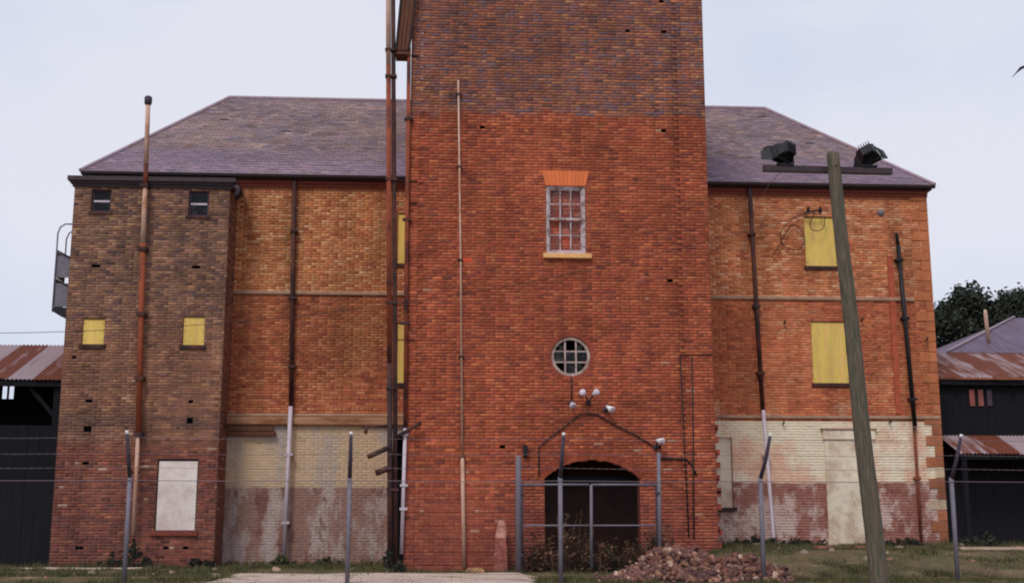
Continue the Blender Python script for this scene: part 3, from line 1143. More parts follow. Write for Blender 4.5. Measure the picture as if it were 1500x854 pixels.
def col_right(u, v, rng):
    n = len(u)
    top = vary(pal(rng, n, [A(194, 122, 80), A(184, 110, 70), A(202, 136, 96), A(168, 94, 62), A(206, 154, 116)], [4, 4, 2.5, 2, 1]), rng, 0.07)
    mid = vary(pal(rng, n, [A(180, 98, 62), A(168, 88, 58), A(188, 112, 76), A(154, 78, 54)], [4, 4, 2, 2]), rng, 0.07)
    x = u + 6.7
    c = np.where((v > 7.47)[:, None], top, mid)
    c = mixc(c, top, 0.5 * sstep(0.5, 0.7, fbm(x, v, 0.6, 43)) * (v < 7.47))
    c = mixc(c, vary(np.tile(A(134, 68, 46), (n, 1)), rng, 0.12), sstep(10.35, 10.45, v) * 0.75)
    c = mixc(c, np.tile(A(196, 160, 128), (n, 1)), 0.55 * sstep(0.52, 0.66, fbm(x, v, 1.4, 45)) * sstep(4.9, 4.2, v))
    c = c * (0.87 + 0.26 * fbm(x * 0.4, v, 1.5, 62))[:, None]
    xw = u + XRS
    for (sx, st, sl, sw, sk) in ((8.7, 10.6, 6.5, 0.16, 0.4), (9.2, 9.8, 5.0, 0.12, 0.35), (10.7, 8.3, 1.6, 0.14, 0.35), (11.2, 8.3, 1.3, 0.12, 0.35), (13.5, 9.0, 5.0, 0.14, 0.4), (11.0, 5.0, 0.9, 0.2, 0.4), (7.2, 10.4, 6.0, 0.25, 0.35)):
        c = run_stain(c, xw, v, sx, st, sl, sw, sk, int(sx * 10))
    return mute(c, 0.96)


def mor_right(u, v):
    n = len(u)
    c = np.tile(A(160, 108, 78), (n, 1)) * (0.85 + 0.3 * fbm(u, v, 1.0, 72))[:, None]
    return c


r_holes = [rect_hole(XR(10.48), XR(11.42), snapz(8.38, 0), snapz(9.86, 0)), rect_hole(XR(10.54), XR(11.58), snapz(5.02, 0), snapz(6.79, 0)),
           rect_hole(XR(6.9), XR(8.14), snapz(1.57, 0), snapz(3.50, 0))]
brick_wall(mainb, (XRS, WY + 0.01, 0), (1, 0, 0), (0, -1, 0), WX1 - XRS, ZG, WE, r_holes, col_right, mor_right, n_single=150, seed=22)
brick_wall(mainb, (XRS, WY + 0.01, 0), (1, 0, 0), (0, -1, 0), WX1 - XRS, 0.0, ZG, r_holes, tint_lime, tint_joint, seed=24, mt=M_LIME_R, relief=lambda u, v: np.full(len(u), 0.0035))
b = MB()
b.box(WX0 + 0.01, WX1 - 0.012, WY + 0.3, 14.0, 0.0, WE - 0.02)
b.build('core', M_WALLPLAIN, mainb)
b = MB()
b.box(WX1 - 0.2, WX1, WY + 0.012, 14.0, 0.0, WE - 0.01)
b.build('end_wall', M_WALLPLAIN, mainb)

# quoins at the right-hand corner
for i in range(35):
    z_ = 0.35 + i * 0.295
    if z_ > 10.45:
        break
    L_ = 0.46 if i % 2 == 0 else 0.24
    L_ += random.uniform(-0.03, 0.03)
    g = 0.008
    b = MB()
    b.cbox(WX1 - L_, WX1 + 0.014, WY - 0.016 - random.uniform(0, 0.006), WY + 0.26, z_ + g, z_ + 0.295 - g, 0.010)
    o = b.build('quoin', M_BRICK1, mainb)
    cq = A(172, 104, 68) if z_ > 4.2 else (A(206, 180, 154) if random.random() < 0.6 else A(160, 100, 70))
    o.color = (*(cq * random.uniform(0.72, 1.12)), 1)

# string courses and ledges
for (xa, xb) in ((-5.82, TX0 - 0.02), (TX1 + 0.02, WX1 - 0.55)):
    b = MB()
    b.cbox(xa, xb, WY - 0.05, WY + 0.02, 7.42, 7.52, 0.012)
    b.build('string_course', M_STRING, mainb)
b = MB()
b.cbox(-5.82, TX0 - 0.05, WY - 0.13, WY + 0.02, 3.80, 4.02, 0.03)
b.build('ledge', M_LEDGE, mainb)
b = MB()
b.cbox(-5.80, TX0 - 0.05, WY - 0.07, WY + 0.015, 4.03, 4.12, 0.02)
b.build('ledge', M_STRING, mainb)
b = MB()
b.cbox(TX1 + 0.02, WX1 - 0.02, WY - 0.05, WY + 0.02, 4.05, 4.14, 0.012)
b.build('ledge', M_STRING, mainb)
b = MB()
b.box(-5.75, -4.42, WY - 0.16, WY - 0.001, 3.52, 3.62)
b.box(-5.70, -4.48, WY - 0.14, WY - 0.001, 3.64, 3.76)
b.build('under_ledge_bars', M_TIMBER, mainb)  # two dark bars under the left end of the ledge
# corbelled eaves bricks and gutter
for (xa, xb) in ((-9.86, TX0 - 0.03), (TX1 + 0.03, WX1 + 0.03)):
    for k in range(2):
        b = MB()
        b.box(xa, xb, WY - 0.035 - 0.035 * k, WY + 0.02, 10.50 + k * 0.09, 10.585 + k * 0.09)
        b.build('eaves_corbel', M_REVEAL, mainb)
    b = MB()
    prof = [(WY - 0.28 + 0.07 * (1 - math.cos(t)), 10.80 - 0.085 * math.sin(t)) for t in np.linspace(0, math.pi, 9)]
    vs_, fs = [], []
    for (x) in (xa - 0.16 if xa < 0 else xa, xb + (0.16 if xb > 8 else 0)):
        vs_ += [(x, y, z) for y, z in prof] + [(x, WY - 0.14, 10.81), (x, WY - 0.28, 10.81)]
    m = len(prof) + 2
    for i in range(m):
        j = (i + 1) % m
        fs.append((i, j, j + m, i + m))
    fs += [tuple(range(m)), tuple(range(2 * m - 1, m - 1, -1))]
    b.add(vs_, fs)
    b.build('gutter', M_DARKPAINT, mainb)
    b = MB()
    b.box(xa - (0.1 if xa < 0 else 0), xb + (0.1 if xb > 8 else 0), WY - 0.138, WY + 0.25, 10.69, 10.79)
    b.build('fascia', M_DARKPAINT, mainb)

# roof -------------------------------------------------------------
EX0, EX1, EY0, EY1, EZ = WX0 - 0.2, WX1 + 0.2, WY - 0.2, 14.2, 10.80
RX0, RX1, RY, RZ = -7.0, 10.9, 9.0, 14.85
b = MB()
b.add([(EX0, EY0, EZ), (EX1, EY0, EZ), (EX1, EY1, EZ), (EX0, EY1, EZ), (RX0, RY, RZ), (RX1, RY, RZ)],
      [(0, 1, 5, 4), (1, 2, 5), (2, 3, 4, 5), (3, 0, 4), (3, 2, 1, 0)])
roof = b.build('roof', M_SLATE1, mainb)
roof.color = (*A(70, 60, 66), 1)


def slates(A0, A1, B1, B0, colour, seed, n_single):
    """slates on the roof slope with eave A0-A1 and ridge B0-B1"""
    rng = np.random.default_rng(seed)
    A0, A1, B0, B1 = [np.array(p, float) for p in (A0, A1, B0, B1)]
    e = (A1 - A0) / np.linalg.norm(A1 - A0)
    nrm = np.cross(e, B0 - A0)
    nrm = nrm / np.linalg.norm(nrm)
    s = np.cross(nrm, e)
    if np.dot(s, B0 - A0) < 0:
        s = -s
    if nrm[2] < 0:
        nrm = -nrm
    H = np.dot(B0 - A0, s)
    LA, lb0, lb1 = np.linalg.norm(A1 - A0), np.dot(B0 - A0, e), np.dot(B1 - A0, e)
    ex, w = 0.19, 0.27
    V, Q, Cc, singles = [], [], [], []
    rows = int(H / ex)
    for i in range(rows + 1):
        h = i * ex
        t = min(1, h / H)
        lo, hi = lb0 * t, LA + (lb1 - LA) * t
        t2 = min(1, (h + ex) / H)
        lo2, hi2 = lb0 * t2, LA + (lb1 - LA) * t2
        u = lo - rng.uniform(0, w)
        u = math.floor(lo / w) * w - (w / 2 if i % 2 else 0)
        while u < hi:
            a, c = max(u, max(lo, lo2) - 0.03), min(u + w, min(hi, hi2) + 0.03)
            if c - a > 0.05:
                if rng.random() > 0.004:
                    slip = rng.normal(0, 0.004) - (0.04 if rng.random() < 0.012 else 0)
                    g = 0.0035
                    lift = 0.024 + rng.normal(0, 0.003)
                    hs = min(ex * 1.25, H - h + 0.02)
                    P0 = A0 + e * (a + g) + s * (h - 0.03 + slip)
                    P1 = A0 + e * (c - g) + s * (h - 0.03 + slip + rng.normal(0, 0.003))
                    T1 = A0 + e * (c - g) + s * (h + hs)
                    T0 = A0 + e * (a + g) + s * (h + hs)
                    n0 = len(V)
                    V += [P0 + nrm * (lift - 0.010), P1 + nrm * (lift - 0.010), P1 + nrm * lift, P0 + nrm * lift, T1 + nrm * 0.006, T0 + nrm * 0.006]
                    Q += [(n0 + 3, n0 + 2, n0 + 4, n0 + 5), (n0, n0 + 1, n0 + 2, n0 + 3), (n0 + 1, n0, n0, n0 + 1)][:2]
                    Q += [(n0 + 1, n0 + 4, n0 + 4, n0 + 2), ][:0]
                    Cc.append(((a + c) / 2, h))
            u += w
    V, Q = np.array(V), np.array(Q)
    cc = np.array(Cc)
    col = colour(cc[:, 0] + A0[0], cc[:, 1], rng)
    n = len(cc)
    mid = V.reshape(n, 6, 3)
    dist = np.linalg.norm(mid.mean(1) - np.array([0, -29, 1.45]), axis=1)
    pick = np.zeros(n, bool)
    pick[np.argsort(dist)[:n_single]] = True
    off = wloc(roof)
    for i in np.nonzero(pick)[0]:
        me = bpy.data.meshes.new('slate')
        c0 = mid[i].mean(0)
        me.from_pydata([tuple(p - c0) for p in mid[i]], [], [(3, 2, 4, 5), (0, 1, 2, 3), (1, 4, 2), (0, 3, 5), (0, 5, 4, 1)])
        me.materials.append(M_SLATE1)
        o = bpy.data.objects.new('slate', me)
        o.location = Vector(c0) - off
        o.color = (*col[i], 1)
        link(o, roof)
    k = np.nonzero(~pick)[0]
    Vk = mid[k].reshape(-1, 3)
    base = (np.arange(len(k)) * 6)[:, None, None]
    Qk = (np.array([[3, 2, 4, 5], [0, 1, 2, 3]])[None] + base).reshape(-1, 4)
    o = mesh_np('slate_courses', Vk, Qk, M_SLATE, roof, np.repeat(col[k], 6, axis=0))
    o['kind'] = 'stuff'


def col_slate(u, h, rng):
    n = len(u)
    c = vary(pal(rng, n, [A(120, 104, 110), A(114, 98, 104), A(128, 108, 110), A(108, 90, 94), A(140, 120, 116), A(122, 100, 98)], [4, 4, 3, 2, 0.8, 1.5]), rng, 0.07, 0.02)
    # paler violet lower courses where slates were renewed
    band = vary(np.tile(A(118, 102, 120), (n, 1)), rng, 0.06, 0.02)
    t = sstep(2.0, 1.6, h + 0.25 * (vnoise(u, h, 0.8, 4) - 0.5)) * 0.62
    c = mixc(c, band, t)
    c = mixc(c, vary(np.tile(A(146, 120, 112), (n, 1)), rng, 0.1), sstep(0.55, 0.72, fbm(u * 0.5, h, 0.9, 51)) * (1 - t) * 0.4)
    return c * (0.88 + 0.26 * fbm(u * 0.5, h, 1.0, 55))[:, None]


slates((EX0, EY0, EZ), (EX1, EY0, EZ), (RX1, RY, RZ), (RX0, RY, RZ), col_slate, 31, 300)
slates((EX1, EY0, EZ), (EX1, EY1, EZ), (RX1, RY, RZ), (RX1, RY, RZ), col_slate, 32, 0)
slates((EX0, EY1, EZ), (EX0, EY0, EZ), (RX0, RY, RZ), (RX0, RY, RZ), col_slate, 33, 0)
M_RIDGE = mat('ridge_capping', tuple(A(142, 124, 132)), rough=0.7, n_scale=5, n_amt=0.2)
b = MB()
b.tube([(RX0, RY, RZ + 0.03), (RX1, RY, RZ + 0.03)], 0.075, 8)
b.build('ridge_cap', M_RIDGE, roof)
for (p, q) in (((EX0, EY0, EZ + 0.04), (RX0, RY, RZ + 0.04)), ((EX1, EY0, EZ + 0.04), (RX1, RY, RZ + 0.04))):
    b = MB()
    b.tube([p, q], 0.055, 8)
    b.build('hip_cap', M_RIDGE, roof)


# boarded windows --------------------------------------------------
def boarded(parent, x0, x1, z0, z1, y, seams=()):
    b = MB()
    b.cbox(x0 + 0.01, x1 - 0.01, y + 0.045, y + 0.075, z0 + 0.01, z1 - 0.01, 0.004)
    o = b.build('yellow_board', M_YELLOW, parent)
    reveal(parent, x0, x1, z0, z1, y + 0.012, y + 0.14, M_REVEAL)
    b = MB()
    b.cbox(x0 - 0.06, x1 + 0.06, y - 0.05, y + 0.03, z0 - 0.11, z0 - 0.001, 0.01)
    b.build('window_sill', M_PIPE, parent)
    for s in (0, 1):
        for k in range(3):
            zz = z0 + 0.12 + (z1 - z0 - 0.24) * k / 2
            xx = x0 + 0.05 if s == 0 else x1 - 0.05
            MB().tube([(xx, y + 0.044, zz), (xx, y + 0.036, zz)], 0.012, 6).build('screw', M_PIPE, o)
    return o


SN = lambda z: snapz(z, 0)
boarded(mainb, -1.22, -0.5, SN(8.31), SN(9.8), WY)
boarded(mainb, -1.18, -0.5, SN(4.97), SN(6.65), WY)
boarded(mainb, 10.48, 11.42, SN(8.38), SN(9.86), WY)
boarded(mainb, 10.54, 11.58, SN(5.02), SN(6.79), WY)
b = MB()                                    # near-black sheet standing in for the unlit opening beside the tower
b.box(-1.25, -0.5, WY + 0.22, WY + 0.25, 0.0, SN(3.5))
b.build('side_opening_dark', M_DARK, mainb)
reveal(mainb, -1.25, -0.5, 0.05, SN(3.5), WY + 0.012, WY + 0.25, M_REVEAL)
# walled-up doorway and window on the limewashed ground storey
b = MB()
b.cbox(10.76, 12.16, WY - 0.035, WY + 0.02, 0.3, 3.46, 0.008)
b.build('blocked_doorway', M_CREAM, mainb)
b = MB()
b.cbox(10.72, 12.20, WY - 0.07, WY + 0.02, 3.47, 3.74, 0.012)
b.build('blocked_doorway_head', M_CREAM, mainb)
b = MB()
b.box(10.66, 12.26, WY - 0.10, WY + 0.015, 3.745, 3.79)
b.build('drip_moulding', M_STRING, mainb)
b = MB()
b.box(6.7, 8.13, WY + 0.06, WY + 0.09, SN(1.57), SN(3.5))
b.build('blocked_window', M_CREAM, mainb)
reveal(mainb, 6.9, 8.14, SN(1.57), SN(3.50), WY + 0.012, WY + 0.09, M_REVEAL)
b = MB()
b.cbox(7.0, 8.22, WY - 0.08, WY + 0.03, SN(1.57) - 0.10, SN(1.57) - 0.002, 0.01)
b.build('window_sill', M_PIPE, mainb)


# downpipes ---------------------------------------------------------
def downpipe(parent, pts, r, mt, clips):
    MB().tube(pts, r, 10).build('downpipe', mt, parent, True)
    for (x, z) in clips:
        MB().box(x - r - 0.045, x + r + 0.045, pts[0][1] - r - 0.012, WY, z - 0.035, z + 0.035).build('pipe_clip', mt, parent)


downpipe(mainb, [(-4.13, 3.88, 10.70), (-4.08, 3.88, 7.0), (-4.02, 3.88, 4.25)], 0.062, M_PIPE, [(-4.10, 9.2), (-4.08, 7.3), (-4.03, 5.4)])
downpipe(mainb, [(-4.02, 3.80, 4.30), (-4.06, 3.78, 0.25)], 0.060, M_PVC, [(-4.03, 3.0), (-4.05, 1.2)])
downpipe(mainb, [(8.88, 3.88, 10.70), (8.95, 3.88, 7.0), (9.02, 3.88, 4.2)], 0.062, M_PIPE, [(8.9, 9.3), (8.95, 7.2), (9.0, 5.3)])
downpipe(mainb, [(9.02, 3.84, 4.27), (9.16, 3.80, 0.75), (9.17, 3.70, 0.62)], 0.052, M_PVC, [(9.07, 3.0)])
downpipe(mainb, [(13.16, 3.88, 9.05), (13.25, 3.88, 6.4), (13.33, 3.88, 3.85)], 0.062, M_BLACK, [(13.17, 8.6), (13.24, 6.9), (13.31, 4.6)])
downpipe(mainb, [(13.33, 3.92, 3.82), (13.33, 3.92, 0.6)], 0.045, M_RUSTPIPE, [(13.33, 2.4)])
downpipe(mainb, [(13.16, 3.88, 9.05), (13.13, 3.86, 9.35), (13.1, 3.86, 9.4)], 0.045, M_BLACK, [])
b = MB()                                   # low brick flue strip beside that pipe
b.box(12.86, 13.02, WY - 0.03, WY + 0.01, 4.2, 8.75)
b.build('flue_strip', mat('rust_red_flue', tuple(A(156, 76, 54)), n_scale=5, n_amt=0.3), mainb)
for (x, z) in ((7.55, 4.95 + 1.2), (9.75, 6.75), (12.0, 6.85), (13.85, 6.3), (9.6, 3.9), (12.65, 3.95)):
    MB().tube([(x, 3.99, z), (x, 3.88, z), (x, 3.86, z + 0.08)], 0.022, 6).build('wall_hook', M_BLACK, mainb, True)
MB().tube([(12.75, 4.01, 10.02), (12.75, 3.975, 10.02)], 0.10, 16).build('tie_plate', M_GALV, mainb, True)

# ------------------------------------------------------------------ annex
AX0, AX1, AY, AZ = -9.86, -5.72, 2.8, 10.12
annex = empty('annex_building', (-7.8, 2.8, 0.1), 'narrow brown brick stair annex with small yellow boards and flat cornice', 'building')


def col_annex(u, v, rng):
    n = len(u)
    x = u
    top = vary(pal(rng, n, [A(128, 94, 74), A(116, 84, 68), A(138, 104, 84), A(104, 76, 68), A(150, 112, 86), A(96, 72, 70)], [4, 4, 3, 3, 1.2, 1.5]), rng, 0.12)
    low = vary(pal(rng, n, [A(124, 70, 56), A(112, 62, 52), A(134, 82, 64), A(100, 58, 54)], [4, 4, 2, 2]), rng, 0.12)
    t = sstep(3.0, 3.5, v + 0.5 * (fbm(x, v, 1.0, 81) - 0.5))
    c = mixc(low, top, t)
    mid = sstep(7.2, 5.5, v) * t * 0.35
    c = mixc(c, vary(np.tile(A(138, 88, 64), (n, 1)), rng, 0.12), mid)
    c = mixc(c, vary(np.tile(A(88, 66, 62), (n, 1)), rng, 0.12), 0.75 * sstep(0.35, 0.0, np.abs(v - 3.75)) * sstep(0.35, 0.6, fbm(x, v, 1.5, 85)))
    c = np.where((rng.random(n) < 0.006)[:, None], A(160, 130, 110)[None], c)
    c = np.where((rng.random(n) < 0.02)[:, None], c * 0.55, c)
    # soot blooms round the old fixings
    for (bx, bz, rx, rz, k) in ((0.76, 3.75, 0.14, 0.62, 0.62), (3.38, 3.78, 0.13, 0.22, 0.55), (2.15, 3.5, 0.2, 0.25, 0.5), (0.76, 2.7, 0.1, 0.16, 0.5), (1.9, 1.2, 0.35, 0.5, 0.35)):
        d = ((x - bx) / rx) ** 2 + ((v - bz) / rz) ** 2
        c = c * (1 - k * np.exp(-d) * (0.6 + 0.5 * rng.random(n)))[:, None]
    return c * (0.86 + 0.30 * fbm(x * 0.35, v, 2.0, 83))[:, None]


def mor_annex(u, v):
    return np.tile(A(118, 92, 78), (len(u), 1)) * (0.8 + 0.4 * fbm(u, v, 1.2, 87))[:, None]


XA = lambda x: x - AX0
aw = [(-9.40, -8.88, SN(9.38), SN(10.0)), (-6.82, -6.28, SN(9.36), SN(10.0))]
ay_ = [(-9.41, -8.84, SN(5.81), SN(6.53)), (-6.80, -6.23, SN(5.83), SN(6.57))]
ab = (-7.27, -6.22, SN(0.99), SN(2.84))
a_holes = [rect_hole(XA(p[0]), XA(p[1]), p[2], p[3]) for p in aw + ay_ + [ab]]
vents = [(-9.17, 7.86, 0.22), (-6.53, 7.89, 0.22), (-9.12, 4.28, 0.18), (-6.5, 3.74, 0.16), (-9.11, 3.55, 0.2), (-9.11, 2.69, 0.16), (-9.13, 0.5, 0.2), (-6.95, 0.5, 0.12), (-6.45, 0.5, 0.14),
         (-9.58, 5.4, 0.1), (-6.5, 4.3, 0.12)]
for (x, z, w) in vents:
    a_holes.append(rect_hole(XA(x) - w / 2, XA(x) + w / 2, SN(z), SN(z) + CH * (2 if z in (3.74, 3.55) else 1)))
brick_wall(annex, (AX0, AY + 0.01, 0), (1, 0, 0), (0, -1, 0), AX1 - AX0, 0.0, AZ, a_holes, col_annex, mor_annex, n_single=300, seed=41)
brick_wall(annex, (AX1 - 0.012, AY, 0), (0, 1, 0), (1, 0, 0), WY - AY, 0.0, AZ, [], col_annex, mor_annex, seed=42)
brick_wall(annex, (AX0 + 0.012, WY, 0), (0, -1, 0), (-1, 0, 0), WY - AY, 0.0, AZ, [], col_annex, mor_annex, seed=43)
b = MB()
b.box(AX0 + 0.3, AX1 - 0.3, AY + 0.35, WY + 0.2, 0, AZ)
b.build('core', M_WALLPLAIN, annex)
for (x, z, w) in vents:
    hh = CH * (2 if z in (3.74, 3.55) else 1)
    b = MB()
    b.box(x - w / 2 - 0.03, x + w / 2 + 0.03, AY + 0.07, AY + 0.10, SN(z) - 0.03, SN(z) + hh + 0.03)
    b.build('air_brick', M_DARK, annex)
for (x0, x1, z0, z1) in aw:
    reveal(annex, x0, x1, z0, z1, AY + 0.012, AY + 0.25, M_REVEAL)
    b = MB()
    b.box(x0, x0 + 0.05, AY + 0.08, AY + 0.13, z0, z1)
    b.box(x1 - 0.05, x1, AY + 0.08, AY + 0.13, z0, z1)
    b.box(x0 + 0.05, x1 - 0.05, AY + 0.08, AY + 0.13, z1 - 0.05, z1)
    b.box(x0 + 0.05, x1 - 0.05, AY + 0.08, AY + 0.13, z0, z0 + 0.05)
    wf = b.build('small_window', M_DARKSTEEL, annex)
    zc = (z0 + z1) / 2
    MB().box(x0 + 0.05, x1 - 0.05, AY + 0.075, AY + 0.12, zc - 0.025, zc + 0.025).build('meeting_rail', M_FRAME, wf)
    for (za, zb) in ((z0 + 0.05, zc - 0.025), (zc + 0.025, z1 - 0.05)):
        MB().box(x0 + 0.05, x1 - 0.05, AY + 0.10, AY + 0.105, za, zb).build('pane', M_GLASS, wf)
    MB().box(x0 - 0.02, x1 + 0.02, AY + 0.25, AY + 0.28, z0 - 0.02, z1 + 0.02).build('unlit_room_back', M_DARK, annex)  # near-black sheet in place of the unlit room behind the panes
    b = MB()
    b.cbox(x0 - 0.05, x1 + 0.05, AY - 0.03, AY + 0.03, z0 - 0.08, z0 - 0.002, 0.01)
    b.build('window_sill', M_PIPE, annex)
for (x0, x1, z0, z1) in ay_:
    boarded(annex, x0, x1, z0, z1, AY)
x0, x1, z0, z1 = ab
reveal(annex, x0, x1, z0, z1, AY + 0.012, AY + 0.2, M_REVEAL)
for k in range(1):
    b = MB()
    b.cbox(x0 + 0.03, x1 - 0.03, AY + 0.05, AY + 0.08, z0 + 0.02, z1 - 0.05, 0.006)
    b.build('white_board', M_WHITE, annex)
b = MB()
b.box(x0, x1, AY + 0.085, AY + 0.12, z0, z1)
b.build('window_frame', M_DARKSTEEL, annex)
b = MB()
b.cbox(x0 - 0.08, x1 + 0.06, AY - 0.07, AY + 0.03, z0 - 0.12, z0 - 0.002, 0.012)
b.build('window_sill', M_REVEAL, annex)
# cornice
for (d, za, zb) in ((0.05, AZ - 0.02, AZ + 0.05), (0.10, AZ + 0.052, AZ + 0.12), (0.16, AZ + 0.122, AZ + 0.24)):
    b = MB()
    b.box(AX0 - d, AX1 + d, AY - d, WY - 0.06, za, zb)
    b.build('cornice', M_DARKPAINT, annex)
b = MB()
b.tube([(AX1 + 0.10, AY - 0.03, AZ + 0.06), (AX1 + 0.22, AY - 0.05, AZ - 0.02), (AX1 + 0.23, AY - 0.05, AZ - 0.14), (AX1 + 0.14, AY - 0.04, AZ - 0.26)], 0.07, 8)
b.build('rainwater_head', M_DARKPAINT, annex, True)
# flue pipe standing off the front of the annex
MB().tube([(-8.00, 2.62, 12.40), (-7.96, 2.62, 10.7)], 0.062, 10).build('flue_pipe', M_PALEPIPE, annex, True)
MB().tube([(-7.96, 2.62, 10.7), (-7.95, 2.62, 10.15)], 0.062, 10).build('flue_pipe', M_RUSTPIPE, annex, True)
MB().tube([(-7.95, 2.62, 10.15), (-7.92, 2.62, 8.5)], 0.066, 10).build('flue_pipe', M_PALEPIPE, annex, True)
MB().tube([(-7.92, 2.62, 8.5), (-7.76, 2.62, 3.5)], 0.075, 10).build('flue_pipe', M_RUSTPIPE, annex, True)
MB().tube([(-7.76, 2.60, 3.5), (-7.74, 2.60, 0.9)], 0.05, 10).build('flue_pipe', M_PALEPIPE, annex, True)
MB().tube([(-8.0, 2.62, 12.38), (-8.0, 2.62, 12.44), (-8.0, 2.62, 12.58), (-8.0, 2.62, 12.62)], [0.085, 0.105, 0.105, 0.06], 12).build('flue_cowl', M_DARKSTEEL, annex, True)
for zz in (8.35, 6.6, 4.9, 3.45, 10.1):
    xx = -7.76 - (zz - 3.5) * 0.032
    MB().box(xx - 0.11, xx + 0.11, 2.52, AY, zz - 0.05, zz + 0.05).build('pipe_clip', M_PIPE, annex)

# fire escape landing on the annex flank
fesc = empty('escape_landing', (-10.05, 3.3, 6.6), 'grey sheeted escape landing with hooped rail hung on the annex flank', 'balcony')
for (za, zb) in ((6.85, 7.58), (7.64, 8.33)):
    MB().box(-10.27, -10.25, 3.02, 3.75, za, zb).build('side_sheet', M_GALV, fesc)
    MB().box(-10.25, -9.90, 3.02, 3.04, za, zb - 0.10).build('front_sheet', M_GALV, fesc)
for zz in (7.61, 8.38):
    MB().tube([(-10.28, 3.0, zz), (-9.87, 3.0, zz - 0.22)], 0.022, 6).build('rail', M_DARKSTEEL, fesc, True)
    MB().tube([(-10.28, 3.0, zz), (-10.28, 3.76, zz)], 0.022, 6).build('rail', M_DARKSTEEL, fesc, True)
for yy in (3.0, 3.75):
    MB().tube([(-10.28, yy, 6.7), (-10.28, yy, 8.85), (-10.22, yy, 9.02), (-10.1, yy, 9.1), (-9.87, yy, 9.1)], 0.02, 6).build('hoop', M_GALV, fesc, True)
b = MB()
b.add([(-10.29, 3.0, 6.83), (-9.86, 3.0, 6.83), (-9.86, 3.0, 6.55), (-10.08, 3.0, 6.6), (-10.25, 3.0, 6.7),
       (-10.29, 3.78, 6.83), (-9.86, 3.78, 6.83), (-9.86, 3.78, 6.55), (-10.08, 3.78, 6.6), (-10.25, 3.78, 6.7)],
      [(4, 3, 2, 1, 0), (5, 6, 7, 8, 9), (0, 1, 6, 5), (1, 2, 7, 6), (2, 3, 8, 7), (3, 4, 9, 8), (4, 0, 5, 9)])
b.build('platform', M_BLACK, fesc)


# ------------------------------------------------------------------ sheds
def rust_mat(name, base, rust, seed, lo, hi):
    m = bpy.data.materials.new(name)
    m.use_nodes = True
    N, L = m.node_tree.nodes, m.node_tree.links
    bs = N['Principled BSDF']
    bs.inputs['Roughness'].default_value = 0.7
    oi = N.new('ShaderNodeObjectInfo')
    g = N.new('ShaderNodeNewGeometry')
    mp = N.new('ShaderNodeMapping')
    mp.inputs['Scale'].default_value = (2.6, 0.45, 0.45)
    bs.inputs['Specular IOR Level'].default_value = 0.2
    L.new(g.outputs['Position'], mp.inputs['Vector'])
    n1 = N.new('ShaderNodeTexNoise')
    n1.inputs['Scale'].default_value = 1.7
    n1.inputs['Detail'].default_value = 7
    L.new(mp.outputs['Vector'], n1.inputs['Vector'])
    add = N.new('ShaderNodeMath')
    add.operation = 'ADD'
    L.new(n1.outputs['Fac'], add.inputs[0])
    sep = N.new('ShaderNodeSeparateColor')
    L.new(oi.outputs['Color'], sep.inputs['Color'])
    L.new(sep.outputs[0], add.inputs[1])
    rp = N.new('ShaderNodeValToRGB')
    rp.color_ramp.elements[0].position = lo
    rp.color_ramp.elements[1].position = hi
    L.new(add.outputs[0], rp.inputs['Fac'])
    n2 = N.new('ShaderNodeTexNoise')
    n2.inputs['Scale'].default_value = 7
    n2.inputs['Detail'].default_value = 6
    L.new(g.outputs['Position'], n2.inputs['Vector'])
    rmix = N.new('ShaderNodeMixRGB')
    rmix.inputs[1].default_value = (*rust, 1)
    rmix.inputs[2].default_value = (*[c * 0.45 for c in rust], 1)
    L.new(n2.outputs['Fac'], rmix.inputs[0])
    mx = N.new('ShaderNodeMixRGB')
    mx.inputs[1].default_value = (*base, 1)
    L.new(rp.outputs['Color'], mx.inputs[0])
    L.new(rmix.outputs['Color'], mx.inputs[2])
    L.new(mx.outputs['Color'], bs.inputs['Base Color'])
    return m


M_TIN = rust_mat('rusting_corrugated_iron', tuple(A(142, 126, 130)), tuple(A(116, 66, 50)), 1, 0.72, 0.92)
M_TINV = rust_mat('violet_grey_corrugated_iron', tuple(A(92, 82, 98)), tuple(A(92, 72, 80)), 1, 0.7, 1.1)


def tin_sheets(parent, x0, x1, lowpt, highpt, mt, rusts, wave=0.019, name='roof_sheet'):
    """corrugated sheets, each its own object, from the eave (y,z) up to the ridge (y,z)"""
    n = len(rusts)
    w = (x1 - x0) / n
    (ya, za), (yb, zb) = lowpt, highpt
    ln = math.hypot(yb - ya, zb - za)
    ny, nz = -(zb - za) / ln, (yb - ya) / ln
    for i in range(n):
        b = MB()
        vs_, fs = [], []
        k = 48
        for j in range(k + 1):
            x = x0 + i * w - 0.02 + (w + 0.04) * j / k
            hh = wave * math.sin(2 * math.pi * x / 0.11) + 0.004 * (i % 2)
            dy = random.uniform(-0.004, 0.004)
            vs_ += [(x, ya + ny * hh + dy * 0 - 0.03 * ((i * 7) % 3) * (yb - ya) / ln, za + nz * hh - 0.03 * ((i * 7) % 3) * (zb - za) / ln), (x, yb + ny * hh, zb + nz * hh)]
        for j in range(k):
            fs.append((2 * j, 2 * j + 2, 2 * j + 3, 2 * j + 1))
        b.add(vs_, fs)
        o = b.build(name, mt, parent, True)
        o.color = (rusts[i], 0, 0, 1)


def board_wall(parent, x0, x1, y, zf, z1, w=0.24, gap=0.008, skip=(), name='wall_board'):
    k, x = 0, x0
    while x < x1 - 0.05:
        if k not in skip:
            b = MB()
            zb = zf(x) if callable(zf) else zf
            b.box(x + gap / 2, min(x + w, x1) - gap / 2, y + random.uniform(0, 0.012), y + 0.035, zb, z1)
            b.build(name, M_SHED, parent)
        x += w
        k += 1


